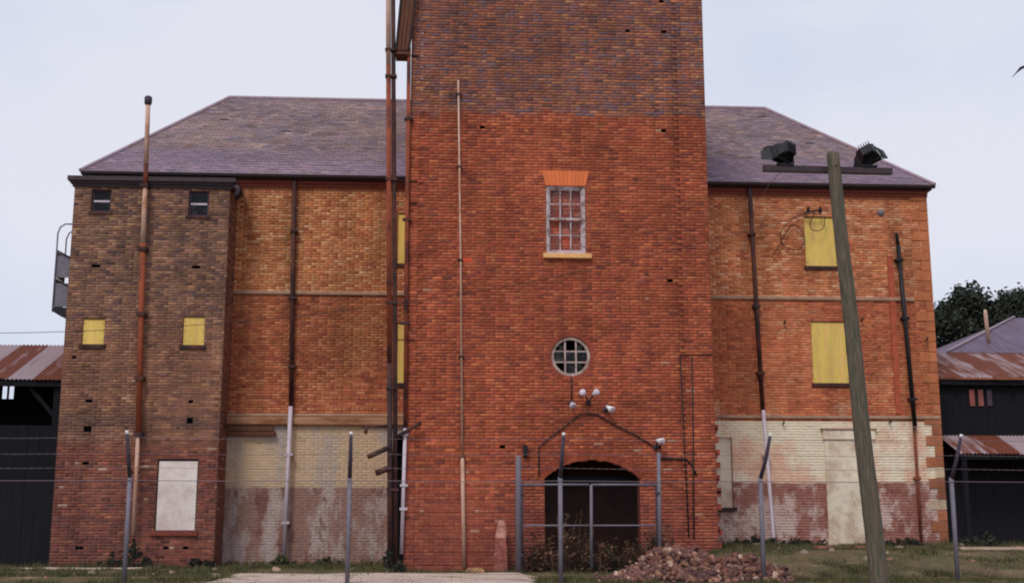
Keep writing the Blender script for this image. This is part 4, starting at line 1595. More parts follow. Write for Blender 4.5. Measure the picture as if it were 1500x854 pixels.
shl = empty('tin_roofed_shed', (-12.5, 3.8, 0.1), 'black open shed under streaky rusted tin roof against the annex flank', 'shed')
tin_sheets(shl, -19.0, -9.98, (3.35, 4.95), (6.6, 6.30), M_TIN, [0.2, 0.42, 0.15, 0.35, 0.5, 0.2, 0.45, 0.30, 0.12, 0.46, 0.10, 0.44])
b = MB()
b.box(-19, -9.97, 3.36, 3.44, 4.76, 4.90)
b.build('eaves_beam', M_SHED, shl)
for x in (-10.15, -13.1, -16.0, -18.9):
    MB().box(x - 0.09, x + 0.09, 3.46, 3.64, 0.0, 4.76).build('post', M_SHED, shl)
    MB().tube([(x, 3.55, 3.9), (x - 0.75, 3.55, 4.75)], 0.06, 6).build('knee_brace', M_SHED, shl)
board_wall(shl, -19.0, -12.70, 6.6, 0.0, 6.2, w=0.28)
board_wall(shl, -12.38, -9.98, 6.6, 0.0, 6.2, w=0.28)
board_wall(shl, -12.70, -12.38, 6.6, 0.0, 4.72, w=0.33, gap=0.0)
board_wall(shl, -12.70, -12.38, 6.6, 5.12, 6.2, w=0.33, gap=0.0)
MB().box(-12.56, -12.52, 6.58, 6.66, 4.72, 5.15).build('mullion', M_SHED, shl)
board_wall(shl, -19.0, -10.0, 3.66, 0.05, 3.75, w=0.30)
b = MB()
b.box(-9.99, -9.93, 4.1, 6.6, 0, 4.9)
b.box(-19.1, -19.02, 3.5, 6.6, 0, 4.9)
b.build('side_wall', M_SHED, shl)

shr = empty('tin_roofed_shed', (17.5, 5.0, 0.4), 'black boarded shed with rusted tin roof and awning beyond the quoined corner', 'shed')
tin_sheets(shr, 14.35, 23.0, (4.75, 5.33), (8.0, 6.48), M_TIN, [0.5, 0.32, 0.48, 0.36, 0.46, 0.22, 0.3, 0.15, 0.3, 0.2])
for xk in np.arange(14.75, 23, 0.62):
    MB().prism([(xk, 0), (xk + 0.07, 0), (xk + 0.07, 0.02), (xk, 0.02)], 0, 0.01)
b = MB()
b.box(14.4, 23, 4.82, 4.92, 5.12, 5.28)
b.build('eaves_beam', M_SHED, shr)
board_wall(shr, 14.42, 23.0, 5.0, lambda x: 0.3, 5.25, w=0.26)
b = MB()
b.box(14.42, 23, 5.05, 5.12, 0.3, 5.2)
b.box(14.42, 14.5, 5.12, 8.0, 0.3, 5.3)
b.build('lining', M_SHED, shr)
tin_sheets(shr, 14.45, 23.0, (3.6, 3.08), (4.96, 3.66), M_TIN, [0.28, 0.5, 0.16, 0.48, 0.3, 0.44, 0.2, 0.4, 0.3, 0.3], name='awning_sheet')
b = MB()
b.box(14.5, 23, 3.66, 3.74, 2.92, 3.06)
b.build('awning_beam', M_SHED, shr)
for x in (14.6, 17.2, 19.8, 22.6):
    MB().box(x - 0.06, x + 0.06, 3.66, 3.78, 0.3, 2.92).build('awning_post', M_SHED, shr)
for (x, c) in ((15.46, (128, 70, 60)), (15.72, (118, 66, 60)), (15.98, (60, 46, 56))):
    MB().box(x, x + 0.15, 4.965, 4.985, 4.52, 5.0).build('window_slot', mat('faded_pink_pane_%d' % int(x * 100), tuple(A(*c)), n_amt=0.4, n_scale=6, rough=0.5), shr)
b = MB()
for k in range(9):
    b = MB()
    x = 14.9 + 0.86 * k
    b.box(x, x + 0.10, 4.70, 4.80, 5.10, 5.16)
    b.build('rafter_end', M_SHED, shr)

rear = empty('rear_house', (24.0, 16.0, 0.1), 'low house with violet grey hipped tin roof behind the right shed', 'house')
b = MB()
b.box(20.2, 32, 16.2, 26, 0.0, 7.3)
b.build('wall', M_WALLPLAIN, rear)
b = MB()
b.add([(19.6, 15.7, 7.55), (32.5, 15.7, 7.55), (32.5, 26.5, 7.55), (19.6, 26.5, 7.55), (24.8, 20.6, 9.75), (27.6, 20.6, 9.75)],
      [(0, 1, 5, 4), (1, 2, 5), (2, 3, 4, 5), (3, 0, 4), (3, 2, 1, 0)])
rr = b.build('roof', M_TINV, rear)
rr.color = (0.3, 0, 0, 1)
MB().tube([(19.6, 15.7, 7.60), (24.8, 20.6, 9.80)], 0.05, 6).build('hip_cap', M_RIDGE, rr, True)
MB().tube([(21.85, 16.95, 8.1), (21.8, 16.95, 9.3), (21.8, 16.95, 9.45)], [0.085, 0.075, 0.05], 8).build('vent_pipe', M_PALEPIPE, rear, True)


# ------------------------------------------------------------------ vegetation helpers
def leaf_cloud(name, centres, radii, n, size, mt, parent, seed, flat=0.85):
    rng = np.random.default_rng(seed)
    centres, radii = np.array(centres, float), np.array(radii, float)
    w = radii ** 2.2
    ci = rng.choice(len(centres), n, p=w / w.sum())
    d = rng.normal(0, 1, (n, 3))
    d /= np.linalg.norm(d, axis=1)[:, None]
    rad = radii[ci] * (rng.random(n) ** 0.38) * (1 + 0.15 * rng.normal(0, 1, n))
    p = centres[ci] + d * rad[:, None] * np.array([1, 1, flat])
    a = rng.normal(0, 1, (n, 3))
    a /= np.linalg.norm(a, axis=1)[:, None]
    t = rng.normal(0, 1, (n, 3))
    bvec = np.cross(a, t)
    bvec /= np.linalg.norm(bvec, axis=1)[:, None]
    s = size * rng.uniform(0.6, 1.4, n)
    A_ = a * s[:, None]
    B_ = bvec * (s * 0.55)[:, None]
    V = np.stack([p - A_, p + B_, p + A_, p - B_], 1).reshape(-1, 3)
    Q = np.arange(n * 4).reshape(n, 4)
    return mesh_np(name, V, Q, mt, parent)


def tree(loc, h, rx, label, seed, n=9000, size=0.2, trunk_h=0.45):
    rng = random.Random(seed)
    t = empty('evergreen_tree', loc, label, 'tree', 'dark trees beyond the right shed')
    x, y, z = loc
    MB().tube([(x, y, z), (x + 0.1, y, z + h * 0.25), (x - 0.1, y, z + h * 0.5), (x, y, z + h * 0.85)], [0.32, 0.26, 0.18, 0.05], 8).build('trunk', M_BARK, t, True)
    cs, rs = [], []
    for k in range(40):
        a = rng.uniform(0, 2 * math.pi)
        u = rng.random() ** 0.5
        zz = h * rng.uniform(trunk_h, 0.93)
        prof = math.sin(math.pi * min(1, max(0.05, (zz / h - trunk_h + 0.12) / (1.1 - trunk_h)))) ** 0.7
        c = (x + math.cos(a) * rx * u * prof, y + math.sin(a) * rx * u * prof, z + zz)
        cs.append(c)
        rs.append(rx * rng.uniform(0.2, 0.36))
        if k < 9:
            MB().tube([(x, y, z + h * rng.uniform(0.3, 0.6)), ((x + c[0]) / 2, (y + c[1]) / 2, z + zz * 0.9), c], [0.1, 0.06, 0.02], 5).build('limb', M_BARK, t, True)
    leaf_cloud('crown', cs, rs, n, size, M_LEAF, t, seed)
    return t


tree((25.6, 27.0, 0.1), 12.5, 3.0, 'dark leafy tree with rounded crown rising between mill corner and rear house', 5, 30000, 0.125, 0.3)
tree((30.4, 29.5, 0.1), 12.9, 3.6, 'taller dark tree standing behind the rear house roof', 6, 30000, 0.13, 0.3)
tree((24.6, 33.0, 0.1), 10.6, 2.6, 'shorter dark tree whose top shows just past the mill corner', 7, 16000, 0.125, 0.3)


def shrub(x, y, r, h, label, seed, mt=M_BUSH, n=700, size=0.05, name='shrub', group='shrubs along the walls'):
    z = gzf(x, y)
    t = empty(name, (x, y, z), label, 'shrub', group)
    rng = random.Random(seed)
    cs, rs = [], []
    for k in range(15):
        a = rng.uniform(0, 6.28)
        q = rng.random() ** 0.7
        top = h * (1.05 - 0.75 * q) * rng.uniform(0.7, 1.15)
        cs.append((x + math.cos(a) * r * 1.25 * q, y + math.sin(a) * r * 0.5 * q, z + top * rng.uniform(0.1, 1.0)))
        rs.append(r * rng.uniform(0.12, 0.32))
        MB().tube([(x, y, z - 0.05), cs[-1]], [0.012, 0.005], 4).build('stem', M_BARK, t, True)
    leaf_cloud('foliage', cs, rs, n, size, mt, t, seed)
    return t


shrub(-7.62, 2.35, 0.32, 0.85, 'dark shrub under the rusty flue at the foot of annex', 1, n=900)
shrub(-8.15, 2.4, 0.28, 0.4, 'low dark shrub left of the flue at the annex foot', 2, n=500)
shrub(-6.0, 2.3, 0.3, 0.3, 'low dark shrub under the corner below the white board', 3, n=500)
shrub(-4.05, 3.45, 0.35, 0.25, 'green tuft at the foot of the grey plastic downpipe', 4, M_WEEDG, 500)
shrub(-2.9, 3.5, 0.28, 0.22, 'small green tuft against the limewashed wall', 5, M_WEEDG, 350)
shrub(-1.05, -0.35, 0.28, 0.62, 'dark tangle of leaves round the foot of twin standpipe', 6, n=900)
shrub(8.6, 3.4, 0.5, 0.2, 'dark scrub along the wall by the bent downpipe', 7, n=500)
shrub(9.8, 3.4, 0.55, 0.22, 'dark scrub under the peeling red brown wall', 8, n=500)
shrub(12.6, 3.3, 0.5, 0.2, 'dark scrub at the step of the blocked doorway', 9, n=500)
shrub(14.4, 2.6, 0.6, 0.32, 'scrubby weeds under the quoined corner', 10, n=600)


def weed(x, y, h, n, label, seed, mt):
    """dry upright weed: a few tall stems with narrow leaves and a seed head"""
    rng = random.Random(seed)
    z = gzf(x, y) - 0.03
    t = empty('weed', (x, y, z), label, 'weed', 'weeds in front of the doorway')
    st = MB()
    lf = MB()
    for k in range(n):
        a = rng.uniform(0, 6.28)
        lean = rng.uniform(0.05, 0.30)
        hh = h * rng.uniform(0.55, 1.1)
        bx, by = x + rng.uniform(-0.12, 0.12), y + rng.uniform(-0.08, 0.08)
        pts = [(bx + math.cos(a) * lean * hh * s * s, by + math.sin(a) * lean * hh * s * s * 0.6, z + hh * s) for s in (0, 0.35, 0.7, 1.0)]
        st.tube(pts, [0.008, 0.006, 0.005, 0.003], 4)
        for q in range(20):
            s = rng.uniform(0.15, 1.0)
            px, py, pz = pts[0][0] + (pts[3][0] - pts[0][0]) * s * s, pts[0][1] + (pts[3][1] - pts[0][1]) * s * s, z + hh * s
            b_ = rng.uniform(0, 6.28)
            L_ = rng.uniform(0.07, 0.20) * (1.2 - 0.5 * s)
            dx, dy, dz = math.cos(b_) * L_, math.sin(b_) * L_, rng.uniform(-0.5, 0.6) * L_
            wx, wy = -math.sin(b_) * L_ * 0.25, math.cos(b_) * L_ * 0.25
            lf.add([(px, py, pz), (px + dx * 0.5 + wx, py + dy * 0.5 + wy, pz + dz * 0.5 + 0.01), (px + dx, py + dy, pz + dz), (px + dx * 0.5 - wx, py + dy * 0.5 - wy, pz + dz * 0.5)], [(0, 1, 2, 3)])
    st.build('stems', M_WEED, t)['kind'] = 'stuff'
    lf.build('leaves', mt, t)['kind'] = 'stuff'


rw = random.Random(9)
wx = 1.95
k = 0
while wx < 5.6:
    dry = rw.random() < 0.7
    hgt = rw.uniform(0.45, 1.0)
    if 2.9 < wx < 3.3:
        hgt = 1.35
    if wx > 4.75:
        hgt = rw.uniform(0.9, 1.5)
    weed(wx, rw.uniform(-0.95, -0.2), hgt, rw.randint(5, 9), ('tall ' if hgt > 0.9 else 'low ') + ('dry brown' if dry else 'dull green') + (' weed clump beside the hinge post by the rubble heap' if wx > 4.75 else (' weed clump between stone post and gate leaf' if wx < 2.56 else ' weed clump across the dark doorway behind gate bars')), 100 + k, M_WEED if dry else M_WEEDG)
    wx += rw.uniform(0.08, 0.17)
    k += 1


# grass ------------------------------------------------------------
def grass():
    rng = np.random.default_rng(77)
    n = 210000
    x = rng.uniform(-11.5, 17, n)
    y = rng.uniform(-5.6, 4.0, n)
    keep = np.ones(n, bool)
    keep &= ~((x > TX0 - 0.05) & (x < TX1 + 0.05) & (y > -0.03))
    keep &= ~((x < AX1 + 0.05) & (y > 2.77))
    path = (x > -4.3) & (x < 1.9) & (y < -1.1) & (y > -5.8)
    keep &= ~(path & (rng.random(n) < np.where(vnoise(x, y, 1.9, 66) > 0.72, 0.6, 0.985)))
    keep &= ~((x < -7.0) & (y > 1.3) & (y < 2.2))
    den = fbm(x, y, 0.8, 91)
    # rank growth against the walls, thin trodden turf elsewhere
    wall_d = np.where(x < AX1, 2.8 - y, np.where((x > TX0) & (x < TX1), -y, 4.0 - y))
    rank = sstep(0.55, 0.0, wall_d) * sstep(0.35, 0.6, vnoise(x, y, 1.1, 97))
    keep &= rng.random(n) < np.clip(sstep(0.36, 0.60, den) * 0.9 + rank, 0, 1)
    x, y, rank = x[keep], y[keep], rank[keep]
    n = len(x)
    z = gz(x, y) - 0.01
    tuft = sstep(0.55, 0.8, vnoise(x, y, 2.6, 95))
    h = rng.uniform(0.03, 0.09, n) * (0.7 + 1.3 * tuft + 2.6 * rank * rng.random(n))
    a = rng.uniform(0, 6.28, n)
    w = rng.uniform(0.006, 0.014, n)
    lx, ly = rng.normal(0, 0.5, n) * h, rng.normal(0, 0.5, n) * h
    dx, dy = np.cos(a) * w, np.sin(a) * w
    V = np.stack([np.stack([x - dx, y - dy, z], 1), np.stack([x + dx, y + dy, z], 1), np.stack([x + lx, y + ly, z + h], 1)], 1).reshape(-1, 3)
    o = mesh_np('grass', V, np.arange(n * 3).reshape(n, 3), M_GRASS)
    tag(o, 'thin patchy grass over the rough ground', 'grass', None, 'stuff')


grass()

# ------------------------------------------------------------------ rubble
def heap(x, y):
    x, y = np.asarray(x, float), np.asarray(y, float)
    a = 0.60 * np.exp(-((x - 5.0) / 0.85) ** 4 - ((y + 3.7) / 0.95) ** 2)
    c = 0.44 * np.exp(-((x - 6.3) / 0.75) ** 2 - ((y + 3.9) / 0.85) ** 2)
    d = 0.20 * np.exp(-((x - 4.1) / 0.6) ** 2 - ((y + 4.2) / 0.8) ** 2)
    return np.maximum(np.maximum(a, c), d) - 0.03


def rubble():
    xs, ys = np.arange(3.2, 7.6, 0.08), np.arange(-5.4, -1.8, 0.08)
    X, Y = np.meshgrid(xs, ys)
    Z = gz(X.ravel(), Y.ravel()) + heap(X.ravel(), Y.ravel()) - 0.05 + 0.05 * (vnoise(X.ravel(), Y.ravel(), 7, 3) - 0.5)
    V = np.stack([X.ravel(), Y.ravel(), Z], 1)
    nx = len(xs)
    i = np.arange(nx - 1)[None, :] + (np.arange(len(ys) - 1) * nx)[:, None]
    Q = np.stack([i, i + 1, i + 1 + nx, i + nx], -1).reshape(-1, 4)
    o = mesh_np('rubble_heap', V, Q, mat('crevice_dark_earth', tuple(A(84, 60, 54)), n_scale=12, n_amt=0.4, bump=0.9, b_scale=30))  # heap earth darkened so gaps between bricks look like shaded crevices
    tag(o, 'earthy core of the broken brick heap by the fence', 'rubble', None, 'stuff')
    # fine broken bits over the heap, too many and too small to pick apart
    rg = np.random.default_rng(12)
    k = 1600
    fx, fy = rg.uniform(3.2, 7.6, k), rg.uniform(-5.3, -2.3, k)
    hh = heap(fx, fy)
    ok = hh > rg.uniform(-0.02, 0.10, k)
    fx, fy, hh = fx[ok], fy[ok], hh[ok]
    k = len(fx)
    cen = np.stack([fx, fy, gz(fx, fy) + np.maximum(hh, 0) + rg.uniform(-0.03, 0.03, k)], 1)
    cor = np.array([[a, b_, c_] for c_ in (-1, 1) for (a, b_) in ((-1, -1), (1, -1), (1, 1), (-1, 1))], float)
    loc = cor[None] * rg.uniform(0.018, 0.06, (k, 1, 3)) * rg.uniform(0.75, 1.2, (k, 8, 3))
    rot = np.linalg.qr(rg.normal(0, 1, (k, 3, 3)))[0]
    FV = (np.einsum('kij,kvj->kvi', rot, loc) + cen[:, None]).reshape(-1, 3)
    FQ = (np.array([[0, 3, 2, 1], [4, 5, 6, 7], [0, 1, 5, 4], [1, 2, 6, 5], [2, 3, 7, 6], [3, 0, 4, 7]])[None] + (np.arange(k) * 8)[:, None, None]).reshape(-1, 4)
    fc = vary(pal(rg, k, [A(124, 88, 76), A(106, 74, 66), A(140, 104, 86), A(92, 64, 60), A(172, 146, 128)], [4, 4, 2, 3, 1]), rg, 0.12)
    o = mesh_np('brick_fragments', FV, FQ, M_BRICK, None, np.repeat(fc, 8, axis=0))
    tag(o, 'fine broken brick and mortar bits strewn over the heap', 'rubble', None, 'stuff')
    rng = random.Random(21)
    meshes = []
    for v in range(7):
        b = MB()
        hx, hy, hz = (0.115, 0.055, 0.038)
        if v >= 3:
            hx *= rng.uniform(0.45, 0.85)
        if v in (5, 6):
            hx, hy, hz = 0.075, 0.05, 0.04
        b.cbox(-hx, hx, -hy, hy, -hz, hz, 0.008)
        vv = [(p[0] + rng.uniform(-0.012, 0.012), p[1] + rng.uniform(-0.008, 0.008), p[2] + rng.uniform(-0.012, 0.012)) for p in b.v]
        me = bpy.data.meshes.new('loose_brick')
        me.from_pydata(vv, [], b.f)
        me.materials.append(M_BRICK1)
        meshes.append(me)
    n = 0
    while n < 290:
        x, y = rng.uniform(3.2, 7.6), rng.uniform(-5.3, -2.4)
        hh = float(heap(x, y))
        if hh < 0.03 + rng.random() * 0.10:
            if not (rng.random() < 0.012):
                continue
        o = bpy.data.objects.new('loose_brick', meshes[rng.randrange(7)])
        o.location = (x, y, gzf(x, y) + max(0, hh) + rng.uniform(-0.02, 0.07) * (1 if hh > 0.05 else 0.3))
        o.rotation_euler = (rng.gauss(0, 0.6), rng.gauss(0, 0.6), rng.uniform(0, 6.28))
        pale = rng.random() < 0.10
        c = A(196, 166, 146) if pale else (A(126, 90, 76), A(110, 76, 68), A(138, 100, 80), A(96, 68, 66), A(118, 76, 62))[rng.randrange(5)]
        o.color = (*(c * rng.uniform(0.75, 1.15)), 1)
        link(o)
        if pale:
            tag(o, 'pale mortar crusted brick lying in the rubble heap', 'brick', 'pale bricks in the heap')
        else:
            tag(o, 'reddish brown loose brick lying in the rubble heap', 'brick', 'red bricks in the heap')
        n += 1


rubble()

# stone post, slab, planks at the tower foot
sp = empty('stone_post', (1.48, -0.35, 0.12), 'short pinkish stone gatepost leaning at the tower foot', 'post')
b = MB()
b.prism([(1.31, 0.03), (1.63, 0.03), (1.625, 0.62), (1.60, 0.86), (1.36, 0.88), (1.33, 0.5)], -0.50, -0.22)
b.build('shaft', mat('pink_weathered_stone', tuple(A(150, 92, 80)), n_scale=8, n_amt=0.3, col2=tuple(A(120, 66, 58)), c2_scale=5), sp)
b = MB()
b.prism([(1.36, 0.885), (1.605, 0.865), (1.61, 1.10), (1.58, 1.27), (1.44, 1.29), (1.40, 1.12)], -0.47, -0.25)
b.build('cap', mat('pale_pink_stone', tuple(A(184, 138, 122)), n_scale=8, n_amt=0.3, col2=tuple(A(150, 96, 84)), c2_scale=6), sp)
b = MB()
b.prism([(0.62, 0.10), (1.10, 0.10), (1.08, 0.17), (0.98, 0.20), (0.72, 0.19)], -0.75, -0.35)
o = b.build('stone_slab', M_STONE)
tag(o, 'flat broken stone slab lying beside the conduit foot', 'slab')
for k, (x, y, rz, L_, c, lab) in enumerate(((10.0, 0.4, 0.05, 1.5, (150, 92, 78), 'reddish plank lying in grass near bent downpipe'), (13.3, -0.5, -0.15, 1.6, (176, 152, 132), 'pale plank lying in grass beyond the leaning pole'),
                                             (15.4, -1.2, 0.1, 1.0, (184, 160, 140), 'pale short plank lying in grass near the corner fence post'))):
    b = MB()
    m = Matrix.Rotation(rz, 3, 'Z')
    b.obox((x, y, gzf(x, y) + 0.04), m, L_ / 2, 0.14, 0.03)
    o = b.build('plank', mat('weathered_plank_%d' % k, tuple(A(*c)), n_scale=6, n_amt=0.25, stretch=(0.6, 4, 4)))
    tag(o, lab, 'plank')
rs_ = random.Random(4)
for k in range(46):
    x, y = rs_.uniform(8, 16), rs_.uniform(-2.5, 3.4)
    if k > 30:
        x, y = rs_.uniform(-9, -1.5), rs_.uniform(-3.5, 2.0)
    b = MB()
    r = rs_.uniform(0.04, 0.12)
    pts = [(x + r * rs_.uniform(0.6, 1.3) * math.cos(t), y + r * rs_.uniform(0.6, 1.3) * math.sin(t)) for t in np.linspace(0, 6.28, 7)[:-1]]
    z = gzf(x, y)
    top = [(x + (p[0] - x) * 0.7, y + (p[1] - y) * 0.7, z + r * rs_.uniform(0.4, 0.8)) for p in pts]
    b.add([(p[0], p[1], z - 0.03) for p in pts] + top, [tuple(range(11, 5, -1))[::-1]] + [(i, (i + 1) % 6, 6 + (i + 1) % 6, 6 + i) for i in range(6)])
    o = b.build('stone', M_BRICK1)
    o.color = (*(random.choice([A(176, 150, 132), A(150, 112, 92), A(140, 124, 112)]) * rs_.uniform(0.8, 1.1)), 1)
    tag(o, 'small pale stone scattered on the grass in front of mill' if k <= 30 else 'small pale stone scattered on turf in front of annex', 'stone', 'stones on the grass' if k <= 30 else 'stones on the turf')

# ------------------------------------------------------------------ chain-link fence
FY = -5.0
fence = empty('chain_link_fence', (2.4, FY, 0.1), 'chain link security fence on cranked steel posts with barbed strands', 'fence')
posts = [(-10.3, -0.05), (-6.0, -0.05), (-1.74, 0.02), (2.43, 0.05), (6.48, 0.17), (10.42, 0.16), (14.6, 0.1)]


def chainlink(parent, x0, x1, y, z0, z1, pitch=0.075, r=0.0012, name='mesh_panel'):
    b = MB()
    h = z1 - z0
    vs_, fs = [], []
    for sgn in (1, -1):
        c = x0 - h
        while c < x1:
            # line x = c + t (sgn=1) or x = c + h - t
            t0, t1 = max(0, x0 - c), min(h, x1 - c)
            if t1 - t0 > 0.02:
                if sgn > 0:
                    p, q = Vector((c + t0, y, z0 + t0)), Vector((c + t1, y, z0 + t1))
                else:
                    p, q = Vector((c + t0, y + 0.003, z1 - t0)), Vector((c + t1, y + 0.003, z1 - t1))
                d = (q - p).normalized()
                a = Vector((-d.z, 0, d.x))
                n0 = len(vs_)
                for pp in (p, q):
                    for (aa, bb) in ((1, 0.0), (-0.5, 0.87), (-0.5, -0.87)):
                        vs_.append(pp + a * aa * r * 1.3 + Vector((0, bb * r * 1.3, 0)))
                for i in range(3):
                    j = (i + 1) % 3
                    fs.append((n0 + i, n0 + j, n0 + 3 + j, n0 + 3 + i))
            c += pitch
    b.add(vs_, fs)
    o = b.build(name, M_MESH, parent)
    o['kind'] = 'stuff'
    return o


tips = []
for (x, lean) in posts:
    z = gzf(x, FY)
    po = MB().tube([(x, FY, z - 0.2), (x, FY, 2.16)], 0.046, 10).build('post', M_GALV, fence, True)
    tip = (x + lean, FY - 0.22, 2.96)
    MB().tube([(x, FY, 2.12), (x + lean * 0.55, FY - 0.10, 2.5), tip], [0.044, 0.04, 0.034], 8).build('cranked_arm', M_DARKSTEEL, po, True)
    MB().tube([tip, (tip[0] + lean * 0.05, tip[1] - 0.02, tip[2] + 0.06)], 0.03, 8).build('post_cap', M_WHITEMETAL, po, True)
    tips.append((x, lean))
for i in range(len(posts) - 1):
    (xa, la), (xb, lb) = posts[i], posts[i + 1]
    chainlink(fence, xa + 0.04, xb - 0.04, FY - 0.05, 0.12, 2.07)
    MB().tube([(xa, FY - 0.052, 2.08), ((xa + xb) / 2, FY - 0.052, 2.065), (xb, FY - 0.052, 2.08)], 0.007, 5).build('line_wire', M_WIRE, fence)
    for (s, zz) in ((0.25, 2.33), (0.6, 2.6), (0.95, 2.9)):
        pa = (xa + la * s, FY - 0.22 * s - 0.03, zz)
        pb = (xb + lb * s, FY - 0.22 * s - 0.03, zz)
        mid = ((pa[0] + pb[0]) / 2, pa[1], zz - 0.03)
        o = MB().tube([pa, mid, pb], 0.0035, 4).build('barbed_strand', M_WIRE, fence)
        bb = MB()
        kk = int((xb - xa) / 0.15)
        for q in range(1, kk):
            t = q / kk
            px = pa[0] + (pb[0] - pa[0]) * t
            pz = zz - 0.03 * (1 - abs(2 * t - 1))
            bb.tube([(px - 0.012, pa[1] - 0.01, pz - 0.018), (px + 0.012, pa[1] + 0.01, pz + 0.018)], 0.0022, 3, False)
        bo = bb.build('barbs', M_WIRE, o)
        bo['kind'] = 'stuff'

# gate in front of the doorway
gate = empty('steel_gate', (3.5, -1.05, 0.1), 'steel tube double gate with wire mesh in front of the arched doorway', 'gate')
GY = -1.05
MB().tube([(1.86, GY, 0.0), (1.86, GY, 2.72), (1.86, GY, 2.76)], [0.068, 0.068, 0.05], 12).build('gate_post', M_GALV, gate, True)
MB().tube([(5.12, GY, 0.0), (5.15, GY, 2.85)], 0.045, 12).build('gate_post', M_GALV, gate, True)
for (xa, xb) in ((1.95, 3.50), (3.56, 5.08)):
    lf = MB().tube([(xa, GY - 0.01, 2.10), (xb, GY - 0.01, 2.10)], 0.027, 8).build('leaf_rail', M_GALV, gate, True)
    MB().tube([(xa, GY - 0.01, 1.17), (xb, GY - 0.01, 1.17)], 0.022, 8).build('leaf_rail', M_GALV, gate, True)
    chainlink(gate, xa, xb, GY + 0.02, 0.25, 2.08, 0.12, 0.0005)
MB().tube([(3.535, GY - 0.02, 0.22), (3.55, GY - 0.02, 2.10)], 0.036, 8).build('meeting_stile', M_GALV, gate, True)
for xx in (1.95, 5.07):
    MB().tube([(xx, GY - 0.01, 0.25), (xx, GY - 0.01, 2.10)], 0.020, 8).build('hinge_stile', M_DARKSTEEL, gate, True)
for zz in (0.5, 1.9):
    MB().box(1.86, 1.97, GY - 0.05, GY + 0.03, zz - 0.03, zz + 0.03).build('hinge', M_DARKSTEEL, gate)
    MB().box(5.05, 5.15, GY - 0.05, GY + 0.03, zz - 0.03, zz + 0.03).build('hinge', M_DARKSTEEL, gate)

# ------------------------------------------------------------------ leaning utility pole
PY = -9.0
pole = empty('utility_pole', (7.34, PY, 0.0), 'leaning mossy timber utility pole with a single crossarm', 'pole')


def pole_x(z):
    return 7.345 - (z - 0.1) * 0.0566


b = MB()
rng_ = random.Random(8)
N_ = 20
vs_, fs = [], []
ring_noise = [rng_.uniform(-0.012, 0.012) for _ in range(N_)]
zs = [-0.3] + list(np.linspace(0.05, 7.70, 34)) + [7.735]
for i, z in enumerate(zs):
    rr_ = 0.158 - 0.052 * max(0, z) / 7.7
    if i == len(zs) - 1:
        rr_ *= 0.75
    for kk in range(N_):
        a = 2 * math.pi * kk / N_
        q = rr_ + ring_noise[kk] * 0.6 + rng_.uniform(-0.002, 0.002)
        vs_.append((pole_x(z) + q * math.cos(a) + 0.008 * math.sin(z * 1.7), PY + q * math.sin(a), z))
for i in range(len(zs) - 1):
    for kk in range(N_):
        j = (kk + 1) % N_
        fs.append((i * N_ + kk, i * N_ + j, (i + 1) * N_ + j, (i + 1) * N_ + kk))
fs.append(tuple(range((len(zs) - 1) * N_, len(zs) * N_)))
b.add(vs_, fs)
shaft = b.build('shaft', M_POLE, pole, True)
b = MB()
m = Matrix.Rotation(R(0.5), 3, 'Y')
b.obox((6.87, PY + 0.17, 7.46), m, 1.165, 0.05, 0.055)
arm = b.build('crossarm', M_DARKPAINT, pole)
MB().tube([(pole_x(7.46), PY - 0.13, 7.46), (pole_x(7.46), PY + 0.24, 7.46)], 0.016, 6).build('through_bolt', M_DARKSTEEL, pole, True)


